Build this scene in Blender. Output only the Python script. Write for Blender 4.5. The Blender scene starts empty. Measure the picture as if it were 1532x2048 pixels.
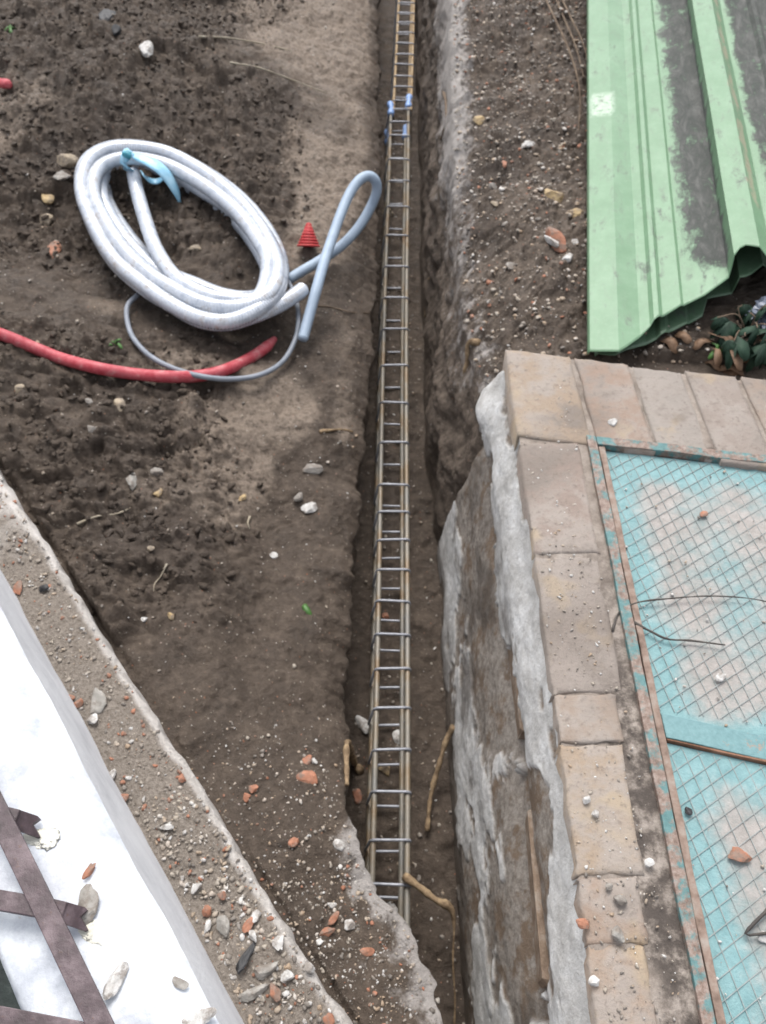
import bpy, math, random
import numpy as np
from mathutils import Vector, Matrix

random.seed(7)
rng = np.random.default_rng(7)
S = bpy.context.scene
COL = S.collection
R = math.radians

# ------------------------------------------------------------------ camera
CZ = 1.72                                   # camera height over the soil left of the trench
PITCH = R(54.0)
FPX = 1700.0                                # focal length in pixels of the 1532 x 2048 photograph
W0, H0 = 1532.0, 2048.0
cam_d = bpy.data.cameras.new('camera')
cam = bpy.data.objects.new('camera', cam_d); COL.objects.link(cam)
cam.location = (0, 0, CZ)
cam.rotation_euler = (math.pi/2 - PITCH, 0, 0)
cam_d.sensor_fit = 'VERTICAL'; cam_d.sensor_height = 36.0
cam_d.lens = 36.0*FPX/H0
cam_d.clip_start = 0.02; cam_d.clip_end = 400
cam_d.dof.use_dof = True
cam_d.dof.focus_distance = 0.85
cam_d.dof.aperture_fstop = 10.5
S.camera = cam

# ------------------------------------------------------------------ sky and sun (overcast)
SUN_EL, SUN_AZ = R(60), R(-8)               # azimuth from +Y towards +X
wd = bpy.data.worlds.new('World'); S.world = wd; wd.use_nodes = True
wn = wd.node_tree; wn.nodes.clear()
wo = wn.nodes.new('ShaderNodeOutputWorld'); wb = wn.nodes.new('ShaderNodeBackground')
sk = wn.nodes.new('ShaderNodeTexSky'); sk.sky_type = 'NISHITA'; sk.sun_disc = False
sk.sun_elevation = SUN_EL; sk.sun_rotation = SUN_AZ
sk.dust_density = 4.0; sk.air_density = 1.0; sk.ozone_density = 1.5
hs = wn.nodes.new('ShaderNodeHueSaturation'); hs.inputs['Saturation'].default_value = 0.30
wn.links.new(sk.outputs[0], hs.inputs['Color']); wn.links.new(hs.outputs[0], wb.inputs[0])
wb.inputs[1].default_value = 0.15
wn.links.new(wb.outputs[0], wo.inputs[0])
sd = bpy.data.lights.new('sun', 'SUN'); sd.energy = 1.0; sd.angle = R(30); sd.color = (1, .965, .92)
sun = bpy.data.objects.new('sun', sd); COL.objects.link(sun)
sv = Vector((math.sin(SUN_AZ)*math.cos(SUN_EL), math.cos(SUN_AZ)*math.cos(SUN_EL), math.sin(SUN_EL)))
sun.rotation_euler = sv.to_track_quat('Z', 'Y').to_euler(); sun.location = sv*20
S.view_settings.view_transform = 'Standard'; S.view_settings.look = 'None'
S.view_settings.gamma = 1; S.view_settings.use_curve_mapping = False
S.view_settings.exposure = 0.92

# ------------------------------------------------------------------ geometry helpers
ct, st = math.cos(PITCH), math.sin(PITCH)
def ray(px, py):
    a = (px-W0/2)/FPX; b = (py-H0/2)/FPX
    return Vector((a, ct - b*st, -st - b*ct))
def P(px, py, z):                            # the point of that sight line at height z
    d = ray(px, py); t = (z-CZ)/d.z
    return Vector((d.x*t, d.y*t, z))

def hsh(ix, iy, s):
    h = (ix.astype(np.int64)*374761393 + iy.astype(np.int64)*668265263 + s*974634777) & 0xFFFFFFFF
    h = ((h ^ (h >> 13))*1274126177) & 0xFFFFFFFF
    h = ((h ^ (h >> 16))*2246822519) & 0xFFFFFFFF
    return ((h ^ (h >> 15)) & 0xFFFFFF)/16777216.0
def vn(x, y, s=0):                           # value noise, -1..1
    x = np.asarray(x, float); y = np.asarray(y, float)
    ix = np.floor(x); iy = np.floor(y); fx = x-ix; fy = y-iy
    fx = fx*fx*fx*(fx*(fx*6-15)+10); fy = fy*fy*fy*(fy*(fy*6-15)+10)
    a = hsh(ix, iy, s); b = hsh(ix+1, iy, s); c = hsh(ix, iy+1, s); d = hsh(ix+1, iy+1, s)
    return 2*((a+(b-a)*fx)*(1-fy) + (c+(d-c)*fx)*fy)-1
def fbm(x, y, s=0, o=4, g=.5):
    r = 0; a = 1; t = 0
    for k in range(o):
        r = r + a*vn(x*2**k+k*17.3, y*2**k-k*9.1, s+k); t += a; a *= g
    return r/t
def clods(x, y, cell, s, dens=.8):           # rounded lumps, height in metres
    x = np.asarray(x, float)/cell; y = np.asarray(y, float)/cell
    x, y = x+.22*vn(x*2.1, y*2.1, s+11), y+.22*vn(x*2.1+7, y*2.1, s+12)
    ix = np.floor(x); iy = np.floor(y); out = np.zeros_like(x)
    for dx in (-1, 0, 1):
        for dy in (-1, 0, 1):
            cx = ix+dx; cy = iy+dy
            r = .18+.5*hsh(cx, cy, s+3)**1.6; on = hsh(cx, cy, s+4) < dens
            jx = cx+hsh(cx, cy, s+1); jy = cy+hsh(cx, cy, s+2)
            ex = 1+.6*(hsh(cx, cy, s+5)-.5)
            q = 1-(((x-jx)*ex)**2+((y-jy)/ex)**2)/(r*r)
            out = np.maximum(out, np.where(on, np.sqrt(np.maximum(q, 0))*r, 0))
    return out*cell
def crumbs(x, y, cell, s):                    # angular crumbs: cells of uneven height with crevices between
    x = np.asarray(x, float)/cell; y = np.asarray(y, float)/cell
    x, y = x+.35*vn(x*1.3, y*1.3, s+11), y+.35*vn(x*1.3+7, y*1.3, s+12)
    ix = np.floor(x); iy = np.floor(y); f1 = np.full_like(x, 9.); f2 = f1.copy(); h = np.zeros_like(x)
    for dx in (-1, 0, 1):
        for dy in (-1, 0, 1):
            cx = ix+dx; cy = iy+dy; jx = x-cx-hsh(cx, cy, s+1); jy = y-cy-hsh(cx, cy, s+2); d = np.sqrt(jx*jx+jy*jy)
            hh = hsh(cx, cy, s+3)**1.5+.6*(jx*(hsh(cx, cy, s+4)-.5)+jy*(hsh(cx, cy, s+5)-.5))
            c = d < f1; f2 = np.where(c, f1, np.minimum(f2, d)); h = np.where(c, hh, h); f1 = np.where(c, d, f1)
    return cell*h*ss(0, .30, f2-f1)
def ss(a, b, x):
    t = np.clip((np.asarray(x, float)-a)/(b-a), 0, 1); return t*t*(3-2*t)

def mk(name, V, F, mat, parent=None, smooth=True):
    me = bpy.data.meshes.new(name)
    if isinstance(V, np.ndarray) and isinstance(F, np.ndarray):
        n = len(V); m, k = F.shape
        me.vertices.add(n); me.vertices.foreach_set('co', V.astype(np.float32).ravel())
        me.loops.add(m*k); me.loops.foreach_set('vertex_index', F.astype(np.int32).ravel())
        me.polygons.add(m)
        me.polygons.foreach_set('loop_start', np.arange(0, m*k, k, dtype=np.int32))
        me.update(calc_edges=True); me.validate()
    else:
        me.from_pydata([tuple(v) for v in V], [], [tuple(f) for f in F]); me.update()
    if smooth: me.polygons.foreach_set('use_smooth', [True]*len(me.polygons))
    me.materials.append(mat)
    o = bpy.data.objects.new(name, me); COL.objects.link(o)
    if parent: o.parent = parent
    return o
def gridF(nr, nc):
    i = np.arange(nr*nc).reshape(nr, nc)
    return np.stack([i[:-1, :-1], i[:-1, 1:], i[1:, 1:], i[1:, :-1]], -1).reshape(-1, 4)
def attr(o, name, vals):
    a = o.data.attributes.new(name, 'FLOAT', 'POINT'); a.data.foreach_set('value', np.asarray(vals, np.float32).ravel())
def tag(o, label, cat=None, group=None, kind=None):
    o['label'] = label
    if cat: o['category'] = cat
    if group: o['group'] = group
    if kind: o['kind'] = kind
    return o
def empty(name, loc, label, cat, group=None):
    o = bpy.data.objects.new(name, None); COL.objects.link(o); o.location = loc; o.empty_display_size = .05
    return tag(o, label, cat, group)
def put(o, root):                             # parent a world-space mesh to a thing, keeping its place
    o.parent = root; o.matrix_parent_inverse = Matrix.Translation(root.location).inverted()
    return o
def centre(o):                                # move the origin of a world-space mesh into the mesh
    n = len(o.data.vertices); a = np.empty(n*3, np.float32); o.data.vertices.foreach_get('co', a)
    a = a.reshape(-1, 3); c = a.mean(0); c[2] = a[:, 2].min()
    o.data.vertices.foreach_set('co', (a-c).ravel()); o.location = c.tolist(); o.data.update(); return o

def spline(pts, step):                        # Catmull-Rom through points, even steps
    P_ = [Vector(p) for p in pts]; out = []
    if len(P_) == 2: P_ = [P_[0], (P_[0]+P_[1])/2, P_[1]]
    ext = [P_[0]*2-P_[1]]+P_+[P_[-1]*2-P_[-2]]
    for i in range(1, len(ext)-2):
        a, b, c, d = ext[i-1:i+3]; n = max(2, int((c-b).length/step*2))
        for k in range(n):
            t = k/n
            out.append(.5*((2*b)+(c-a)*t+(2*a-5*b+4*c-d)*t*t+(3*b-a-3*c+d)*t**3))
    out.append(P_[-1])
    A = np.array([tuple(p) for p in out]); L = np.concatenate([[0], np.cumsum(np.linalg.norm(np.diff(A, axis=0), axis=1))])
    n = max(3, int(L[-1]/step)+1); s = np.linspace(0, L[-1], n)
    return np.stack([np.interp(s, L, A[:, k]) for k in range(3)], 1), s
def tube(pts, rad, n=10, step=.01, flat=1.0, raw=False):
    A, s = (np.asarray(pts, float), np.concatenate([[0], np.cumsum(np.linalg.norm(np.diff(np.asarray(pts, float), axis=0), axis=1))])) if raw else spline(pts, step)
    T = np.gradient(A, axis=0); T /= np.linalg.norm(T, axis=1)[:, None]+1e-12
    up = np.array([0, 0, 1.0]) if abs(T[0, 2]) < .9 else np.array([1.0, 0, 0])
    N = np.zeros_like(A); v = up-T[0]*np.dot(up, T[0]); N[0] = v/np.linalg.norm(v)
    for i in range(1, len(A)):
        v = N[i-1]-T[i]*np.dot(N[i-1], T[i]); N[i] = v/(np.linalg.norm(v)+1e-12)
    B = np.cross(T, N)
    r = rad(s, s[-1]) if callable(rad) else np.full(len(A), rad)
    th = np.arange(n)*2*math.pi/n
    V = A[:, None]+r[:, None, None]*(np.cos(th)[None, :, None]*N[:, None]*flat+np.sin(th)[None, :, None]*B[:, None])
    m = len(A); V = V.reshape(-1, 3)
    i = np.arange(m*n).reshape(m, n); j = np.roll(i, -1, 1)
    F = np.stack([i[:-1], j[:-1], j[1:], i[1:]], -1).reshape(-1, 4).tolist()
    F.append(list(i[0])[::-1]); F.append(list(i[-1]))
    return V.tolist(), F
def box(cx, cy, cz, sx, sy, sz, rz=0, bev=.004, jit=0.0, seed=0):
    """bevelled box (chamfered on every edge)"""
    rr = random.Random(seed); b = bev; V = []; F = []
    hx, hy, hz = sx/2, sy/2, sz/2; idx = {}
    for X in (-1, 1):
        for Y in (-1, 1):
            for Z in (-1, 1):
                for k, p in enumerate(((X*hx, Y*(hy-b), Z*(hz-b)), (X*(hx-b), Y*hy, Z*(hz-b)), (X*(hx-b), Y*(hy-b), Z*hz))):
                    idx[X, Y, Z, k] = len(V); V.append([c+rr.uniform(-jit, jit) for c in p])
    for s in (-1, 1):
        F += [[idx[s, a, c, 0] for a, c in ((-1, -1), (1, -1), (1, 1), (-1, 1))][::s],
              [idx[a, s, c, 1] for a, c in ((-1, -1), (-1, 1), (1, 1), (1, -1))][::s],
              [idx[a, c, s, 2] for a, c in ((-1, -1), (1, -1), (1, 1), (-1, 1))][::s]]
    for a in (-1, 1):
        for c in (-1, 1):
            F += [[idx[-1, a, c, 1], idx[1, a, c, 1], idx[1, a, c, 2], idx[-1, a, c, 2]],
                  [idx[a, -1, c, 0], idx[a, 1, c, 0], idx[a, 1, c, 2], idx[a, -1, c, 2]],
                  [idx[a, c, -1, 0], idx[a, c, 1, 0], idx[a, c, 1, 1], idx[a, c, -1, 1]]]
            for d in (-1, 1): F.append([idx[a, c, d, k] for k in range(3)])
    co, si = math.cos(rz), math.sin(rz)
    return [(cx+x*co-y*si, cy+x*si+y*co, cz+z) for x, y, z in V], F
def fixn(o):
    import bmesh
    bm = bmesh.new(); bm.from_mesh(o.data); bmesh.ops.recalc_face_normals(bm, faces=bm.faces); bm.to_mesh(o.data); bm.free(); return o

# ------------------------------------------------------------------ materials
def srgb(r, g, b): return tuple(((c/255)/12.92 if c/255 <= .04045 else ((c/255+.055)/1.055)**2.4) for c in (r, g, b))+(1,)
class Mat:
    def __init__(s, name, rough=.8, spec=.4):
        s.m = bpy.data.materials.new(name); s.m.use_nodes = True; s.t = s.m.node_tree
        s.p = s.t.nodes['Principled BSDF']; s.p.inputs['Roughness'].default_value = rough
        s.p.inputs['Specular IOR Level'].default_value = spec; s.co = None
    def n(s, k, **kw):
        x = s.t.nodes.new(k)
        for a, b in kw.items(): setattr(x, a, b)
        return x
    def l(s, a, b): s.t.links.new(a, b)
    def coord(s, scale=(1, 1, 1), kind='Object', rot=(0, 0, 0)):
        c = s.n('ShaderNodeTexCoord'); m = s.n('ShaderNodeMapping'); m.inputs['Scale'].default_value = scale; m.inputs['Rotation'].default_value = rot
        s.l(c.outputs[kind], m.inputs[0]); return m.outputs[0]
    def world(s, scale=(1, 1, 1)):
        c = s.n('ShaderNodeNewGeometry'); m = s.n('ShaderNodeMapping'); m.inputs['Scale'].default_value = scale
        s.l(c.outputs['Position'], m.inputs[0]); return m.outputs[0]
    def noise(s, v, scale, det=6, rough=.6, dist=0):
        x = s.n('ShaderNodeTexNoise'); x.inputs['Scale'].default_value = scale; x.inputs['Detail'].default_value = det
        x.inputs['Roughness'].default_value = rough; x.inputs['Distortion'].default_value = dist
        s.l(v, x.inputs['Vector']); return x.outputs['Fac']
    def voro(s, v, scale, feat='F1', out='Distance'):
        x = s.n('ShaderNodeTexVoronoi', feature=feat); x.inputs['Scale'].default_value = scale; s.l(v, x.inputs['Vector']); return x.outputs[out]
    def ramp(s, f, stops):
        x = s.n('ShaderNodeValToRGB'); e = x.color_ramp.elements
        while len(e) < len(stops): e.new(.5)
        for q, (p, c) in zip(e, stops): q.position = p; q.color = c if len(c) == 4 else tuple(c)+(1,)
        s.l(f, x.inputs[0]); return x.outputs[0]
    def sm(s, f, a, b):
        x = s.n('ShaderNodeMapRange', interpolation_type='SMOOTHSTEP'); x.inputs[1].default_value = a; x.inputs[2].default_value = b
        s.l(f, x.inputs[0]); return x.outputs[0]
    def math(s, op, a, b=None):
        x = s.n('ShaderNodeMath', operation=op)
        for k, v in enumerate((a, b)):
            if v is None: continue
            if isinstance(v, (int, float)): x.inputs[k].default_value = v
            else: s.l(v, x.inputs[k])
        return x.outputs[0]
    def mix(s, f, a, b, mode='MIX'):
        x = s.n('ShaderNodeMix', data_type='RGBA', blend_type=mode)
        for k, v in ((0, f), (6, a), (7, b)):
            if isinstance(v, (int, float)): x.inputs[k].default_value = v
            elif isinstance(v, tuple): x.inputs[k].default_value = v
            else: s.l(v, x.inputs[k])
        return x.outputs[2]
    def attr(s, name):
        x = s.n('ShaderNodeAttribute', attribute_name=name); return x.outputs['Fac']
    def attrc(s, name):
        x = s.n('ShaderNodeAttribute', attribute_name=name); return x.outputs['Color']
    def objrnd(s): return s.n('ShaderNodeObjectInfo').outputs['Random']
    def color(s, c):
        if isinstance(c, tuple): s.p.inputs['Base Color'].default_value = c
        else: s.l(c, s.p.inputs['Base Color'])
    def rough(s, f): s.l(f, s.p.inputs['Roughness'])
    def bump(s, h, dist=.004, stren=1.0):
        b = s.n('ShaderNodeBump'); b.inputs['Distance'].default_value = dist; b.inputs['Strength'].default_value = stren
        s.l(h, b.inputs['Height'])
        pi = s.p.inputs['Normal']
        if pi.is_linked: s.l(pi.links[0].from_socket, b.inputs['Normal'])
        s.l(b.outputs[0], pi)

def soil_material():
    M = Mat('damp soil', .72, .35); w = M.world()
    big = M.noise(w, 2.2, 3, .5); mid = M.noise(w, 14, 5, .6); fine = M.noise(w, 70, 6, .7); grit = M.noise(w, 260, 3, .7)
    c = M.ramp(mid, [(.28, (.034, .024, .0165)), (.5, (.077, .057, .042)), (.72, (.150, .117, .090))])
    c2 = M.ramp(fine, [(.3, (.030, .021, .015)), (.55, (.084, .063, .047)), (.75, (.200, .158, .124))])
    c = M.mix(.5, c, c2)
    pale = M.attr('pale')                      # drier trodden soil
    c = M.mix(M.math('MULTIPLY', pale, M.sm(fine, .25, .6)), c, (.245, .195, .152, 1))
    dusty = M.attr('dusty')                    # cement dust and crust
    dm = M.sm(M.math('ADD', dusty, M.math('MULTIPLY', M.math('SUBTRACT', M.noise(w, 24, 6, .7), .5), 1.5)), .45, .85)
    c = M.mix(dm, c, (.33, .305, .285, 1))
    c = M.mix(M.math('MULTIPLY', M.sm(big, .52, .68), .6), c, (.050, .037, .028, 1))
    sp = M.voro(w, 150, out='Color'); sv_ = M.n('ShaderNodeSeparateColor'); M.l(sp, sv_.inputs[0])
    dist = M.voro(w, 150)
    dot = M.math('MULTIPLY', M.math('GREATER_THAN', sv_.outputs[0], .93), M.math('LESS_THAN', dist, .30))
    c = M.mix(M.math('MULTIPLY', dot, .8), c, M.ramp(sv_.outputs[1], [(.0, (.30, .27, .23)), (.6, (.20, .17, .13)), (.85, (.26, .10, .05)), (1, (.42, .40, .38))]))
    M.color(c)
    M.rough(M.ramp(mid, [(.3, (.5, .5, .5)), (.7, (.85, .85, .85))]))
    M.bump(fine, .010, .9); M.bump(grit, .003, .9)
    return M.m
SOIL = soil_material()
def simple(name, cols, scale=30, rough=.7, spec=.4, bump=.002, bscale=90, rnd=0.0, det=5, dust=0.0):
    M = Mat(name, rough, spec); v = M.coord(); f = M.noise(v, scale, det, .6)
    k = len(cols); c = M.ramp(f, [(.3+.4*i/max(1, k-1), x) for i, x in enumerate(cols)])
    if rnd:
        r = M.objrnd(); c = M.mix(M.math('MULTIPLY', r, rnd), c, (cols[0][0]*.4, cols[0][1]*.4, cols[0][2]*.4, 1))
    if dust: c = M.mix(M.math('MULTIPLY', M.sm(M.noise(M.world(), 45, 5, .7), .44, .62), dust), c, (.17, .14, .115, 1))
    M.color(c)
    if bump: M.bump(M.noise(v, bscale, 5, .65), bump, .8)
    return M.m
STONE = {
 'white': simple('white stone', [(.36, .345, .325), (.62, .61, .59)], 60, dust=.75),
 'grey': simple('grey stone', [(.17, .155, .14), (.32, .30, .27)], 60, dust=.75),
 'beige': simple('beige stone', [(.22, .175, .12), (.40, .33, .24)], 60, dust=.75),
 'yellow': simple('yellow sandstone', [(.28, .19, .09), (.50, .38, .21)], 60, dust=.75),
 'brick': simple('broken brick', [(.22, .095, .055), (.40, .18, .11)], 70, dust=.75),
 'black': simple('black slag', [(.008, .008, .009), (.03, .03, .032)], 60, .5),
 'concrete': simple('broken concrete', [(.20, .19, .17), (.36, .34, .31)], 50, dust=.75)}

# ------------------------------------------------------------------ terrain
RIMY = [-30, .10, .20, .27, .34, .43, .50, .64, .87, 1.29, 1.94, 2.87, 4.05, 30]
RIMX = [.13, .12, .09, .057, -.02, -.045, -.072, -.079, -.085, -.073, -.036, -.011, -.024, -.02]
FOOTY = [-30, 1.30, 1.45, 1.75, 3.0, 4.5, 30]; FOOTX = [.20, .20, .150, .137, .150, .165, .165]
RRY = [-30, 1.28, 1.40, 1.64, 2.45, 3.47, 5, 30]; RRX = [.33, .33, .235, .225, .215, .262, .27, .27]
def rim(y):
    return np.interp(y, RIMY, RIMX)+.012*vn(y*9, 0*y, 31)+.006*vn(y*34, 0*y, 32)+.003*vn(y*90, 0*y, 33)
def foot(y): return np.interp(y, FOOTY, FOOTX)+.010*vn(y*7, 0*y, 41)
def rrim(y): return np.interp(y, RRY, RRX)+.014*vn(y*6, 0*y, 51)+.008*vn(y*25, 0*y, 52)
AP0 = P(690, 2048, .17); AP1 = P(0, 950, .17)          # outer edge of the concrete apron
apd = (AP1-AP0).normalized(); apn = Vector((apd.y, -apd.x, 0))   # points towards the trench
def apdist(x, y): return (x-AP0.x)*apn.x+(y-AP0.y)*apn.y
def loose(x, y):
    a = ss(-.25, -.75, x+.25*vn(x*2, y*2, 61))*ss(1.9, 2.5, y)
    b = ss(-.30, -.62, x+.12*vn(x*3, y*3, 62))*ss(.8, 1.0, y)*ss(1.95, 1.6, y)
    c = ss(2.2, 2.6, y)*.5
    return np.clip(.25+a+b+.3*c, 0, 1)
def zleft(x, y):
    d = rim(y)-x; ap = apdist(x, y)
    z = .105*ss(.55, .0, ap) - .11*np.exp(-np.maximum(d, 0)/.10)*ss(.45, .75, y)
    z = z+.16*np.exp(-(((x+1.05)/.55)**2+((y-3.25)/.55)**2))+.07*np.exp(-(((x+1.2)/.5)**2+((y-1.75)/.35)**2))
    z = z-.05*np.exp(-(((x+.28)/.10)**2+((y-1.25)/.45)**2))+.035*ss(.02, .10, fbm(x*2.6, y*2.6, 71, 3)+.1)*ss(.2, .5, d)
    lo = loose(x, y)
    z = z+.035*fbm(x*3, y*3, 72, 3)+(.010+.010*lo)*fbm(x*14, y*14, 73, 4)
    z = z+lo*(.35*clods(x, y, .085, 80, .5)+.5*crumbs(x+.3, y, .045, 84))+(.12+.88*lo)*(.65*crumbs(x, y+.2, .022, 88)+.35*clods(x, y+.2, .017, 89, .5))
    z = z+.18*clods(x, y, .05, 97, .25)*(1-lo)
    return np.where(ap < .02, np.minimum(z, .10), z)
def zfloor(x, y):
    return -.365+.02*fbm(x*6, y*6, 91, 3)+.008*fbm(x*30, y*30, 92, 3)+.5*clods(x, y, .03, 93, .4)+.35*ss(6, 9, y)
def zright(x, y):
    z = .24+.10*ss(.22, .45, x)*ss(3.0, 1.5, y)+.02*ss(.5, 1.2, x)-.05*np.exp(-np.maximum(x-rrim(y), 0)/.05)
    z = z+.03*fbm(x*4, y*4, 101, 3)+.012*fbm(x*16, y*16, 102, 4)+.5*crumbs(x, y, .03, 103)+.6*crumbs(x, y, .016, 107)+.35*clods(x, y, .07, 109, .3)
    return np.where(y < 1.44, np.minimum(z, .335), z)
def GZ(x, y):
    x = np.asarray(x, float)*1.0; y = np.asarray(y, float)*1.0
    r, f, q = rim(y), foot(y), rrim(y); t = np.clip((x-f)/np.maximum(q-f, .01), 0, 1)
    w = zfloor(x, y)*(1-t)+zright(np.maximum(x, q), y)*t
    return np.where(x < r, zleft(x, y), np.where(x < f, zfloor(x, y), np.where(x < q, w, zright(x, y))))
def hit(px, py):                                # where a sight line meets the soil
    d = ray(px, py); t = np.linspace(.9, 6, 260)
    for _ in range(2):
        x = d.x*t; y = d.y*t; z = CZ+d.z*t; g = GZ(x, y); k = int(np.argmax(z < g)); k = max(k, 1)
        if _ == 0: t = np.linspace(t[k-1], t[k], 24)
    return Vector((x[k], y[k], g[k]))
def build_ground():
    ys = [-30, -12, -5, -2.5, -1.2, -.6, -.3, -.15]; y = 0.0
    while y < 4.75: ys.append(y); y += .0055+.0009*max(0, y-1)*2
    ys += [4.9, 5.2, 5.8, 7, 9, 12, 18, 30, 60]
    y = np.array(ys)[:, None]; nr = len(ys)
    rx, fx, qx = rim(y), foot(y), rrim(y)
    lc = np.concatenate([[-60, -25, -10, -5, -3.2, -2.5, -2.1], np.linspace(-1.95, -.0, 335)])      # offsets left of the rim
    XL = rx+lc[None]; ZL = zleft(XL, y)
    near = np.exp(lc/.006)[None]
    n1 = 34; v = np.linspace(0, 1, n1+2)[None, 1:-1]
    zr0 = ZL[:, -1:]; zf0 = zfloor(rx, y)
    XW = rx-.055*np.sin(v*math.pi*.9)*ss(.0, .3, v)-.10*ss(.0, .5, v)*ss(.46, .30, y)-.0*v+.018*fbm(v*7+0*y, y*9+0*v, 111, 4)*np.sin(v*math.pi)
    ZW = zr0+(zf0-zr0)*v
    x0 = XW[:, -1:]
    n2 = 44; w = np.linspace(0, 1, n2)[None]; XF = x0+(fx-x0)*w; ZF = zfloor(XF, y)
    n3 = 74; v3 = np.linspace(0, 1, n3+2)[None, 1:-1]
    rough = fbm(v3*5+0*y, y*7+0*v3, 121, 6, .6)*.045+fbm(v3*16+0*y, y*5+0*v3, 122, 4)*.016
    zq = zright(qx, y)
    zf1 = ZF[:, -1:]
    XR = fx+(qx-fx)*v3**1.3-rough*np.sin(v3*math.pi)*ss(1.28, 1.42, y)
    ZR = zf1+(zq-zf1)*v3
    rc = np.concatenate([np.linspace(0, .42, 74), np.linspace(.43, 1.9, 90), [2.3, 3, 5, 10, 25, 60]])
    XQ = qx+rc[None]; ZQ = zright(XQ, y)
    X = np.concatenate([XL, XW, XF, XR, XQ], 1); Z = np.concatenate([ZL, ZW, ZF, ZR, ZQ], 1)
    Y = np.broadcast_to(y, X.shape)
    Yj = Y+0*X
    nL, nW, nF, nR = XL.shape[1], n1, n2, n3
    V = np.stack([X, Yj, Z], -1).reshape(-1, 3)
    o = mk('ground', V, gridF(nr, X.shape[1]), SOIL)
    o['kind'] = 'structure'
    d = np.clip(rx-X, 0, 9)
    pale = np.zeros_like(X); dusty = np.zeros_like(X)
    xl, yl = XL, y+0*XL
    blob = np.zeros_like(xl)
    for px, py, rx_, ry_, am in ((450, 930, .15, .24, 1.), (560, 800, .12, .18, .8), (330, 1010, .14, .10, .8), (660, 280, .16, .55, 1.), (640, 60, .45, .55, .9), (20, 300, .25, .22, .8), (310, 760, .25, .06, .5), (640, 470, .15, .25, .7), (690, 760, .05, .3, .5), (230, 650, .12, .08, .6)):
        c_ = P(px, py, 0); blob = np.maximum(blob, am*np.exp(-(((xl-c_.x)/rx_)**2+((yl-c_.y)/ry_)**2)**1.5))
    path = ss(.30, .62, blob+.30*fbm(xl*5, yl*5, 131, 4))
    pale[:, :nL] = np.clip(path, 0, 1)*ss(.01, .06, rx-xl)*.9
    pale[:, nL+nW+nF:nL+nW+nF+nR] = .35*ss(.1, .7, v3)*ss(-.3, .3, fbm(v3*4+0*y, y*3+0*v3, 133, 3))
    pale[:, nL+nW+nF+nR:] = .30*ss(0, .4, fbm(XQ*5, y*5+0*XQ, 134, 4))
    dusty[:, :nL] = .95*np.exp(-np.maximum(rx-xl, 0)/.045)*ss(.54, .42, yl)+.18*ss(.6, .35, yl)
    dusty[:, nL:nL+nW] = ss(.5, .4, y)*ss(.3, 0, v)
    dusty[:, nL+nW+nF:nL+nW+nF+nR] = .75*ss(.35, .95, v3)*ss(1.3, 1.6, y)*(.75+.5*ss(1.9, 2.9, y))
    dusty[:, nL+nW+nF+nR:] = np.clip(.60*np.exp(-((XQ-qx)/.075)**2)*(.85+.7*ss(1.9, 2.8, y)), 0, 1)+.10
    attr(o, 'pale', pale); attr(o, 'dusty', dusty)
    return o
build_ground()

# ------------------------------------------------------------------ concrete apron, white wall, floor behind it
def apron_material():
    M = Mat('dirty concrete', .8, .3); w = M.world()
    n1 = M.noise(w, 9, 6, .65); n2 = M.noise(w, 40, 6, .7); n3 = M.noise(w, 160, 4, .7)
    c = M.ramp(n2, [(.3, (.30, .275, .25)), (.55, (.50, .47, .44)), (.75, (.62, .59, .57))])
    dirt = M.ramp(n3, [(.3, (.11, .09, .072)), (.7, (.27, .235, .20))])
    a = M.attr('soiled')
    f = M.sm(M.math('ADD', M.math('MULTIPLY', a, .55), M.math('ADD', M.math('MULTIPLY', n1, .8), M.math('MULTIPLY', n2, .35))), .72, 1.05)
    M.color(M.mix(f, c, dirt)); M.bump(n2, .006, .7); M.bump(n3, .003, .8)
    return M.m
WT0 = P(440, 2048, .5); WT1 = P(0, 1205, .5)
wdv = (WT1-WT0).normalized(); wnn = Vector((wdv.y, -wdv.x, 0))      # normal towards the trench
def wallpt(s, n, z): return Vector((WT0.x+wdv.x*s+wnn.x*n, WT0.y+wdv.y*s+wnn.y*n, z))
def build_apron():
    s = np.linspace(-.9, 3.2, 420); k = np.linspace(0, 1, 60)
    oe = np.array([[AP0.x+apd.x*a, AP0.y+apd.y*a] for a in s]); ie = np.array([tuple(wallpt(a, -.05, 0))[:2] for a in s])
    edge = .0025*vn(s*9, 0*s, 141)+.002*vn(s*40, 0*s, 142)+.006*np.minimum(0, vn(s*5, 0*s, 143)+.2)
    oe += edge[:, None]*np.array([apn.x, apn.y])
    G = ie[:, None]+(oe-ie)[:, None]*k[None, :, None]
    z = .17+.004*fbm(G[..., 0]*8, G[..., 1]*8, 144, 4)+.22*clods(G[..., 0], G[..., 1], .022, 145, .5)*ss(.0, .4, vn(G[..., 0]*5, G[..., 1]*5, 146))-.006*ss(.97, 1, k)[None]
    rows = [np.concatenate([G, z[..., None]], -1)]
    for dz, dn in ((-.012, .004), (-.05, .006), (-.14, .004)):
        e = oe+np.array([apn.x, apn.y])*(dn+.004*vn(s*30, s*0+dz*90, 147))[:, None]
        rows.append(np.concatenate([e, np.full((len(s), 1), .17+dz)], 1)[:, None])
    V = np.concatenate(rows, 1)
    nr, nc = V.shape[:2]
    o = mk('pavement', V.reshape(-1, 3), gridF(nr, nc)[:, ::-1], apron_material()); o['kind'] = 'structure'
    soiled = np.zeros((nr, nc)); soiled[:, :60] = (.95-.75*ss(.84, 1.0, k)[None])*ss(1.5, .95, s)[:, None]+.15
    attr(o, 'soiled', soiled)
build_apron()
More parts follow.
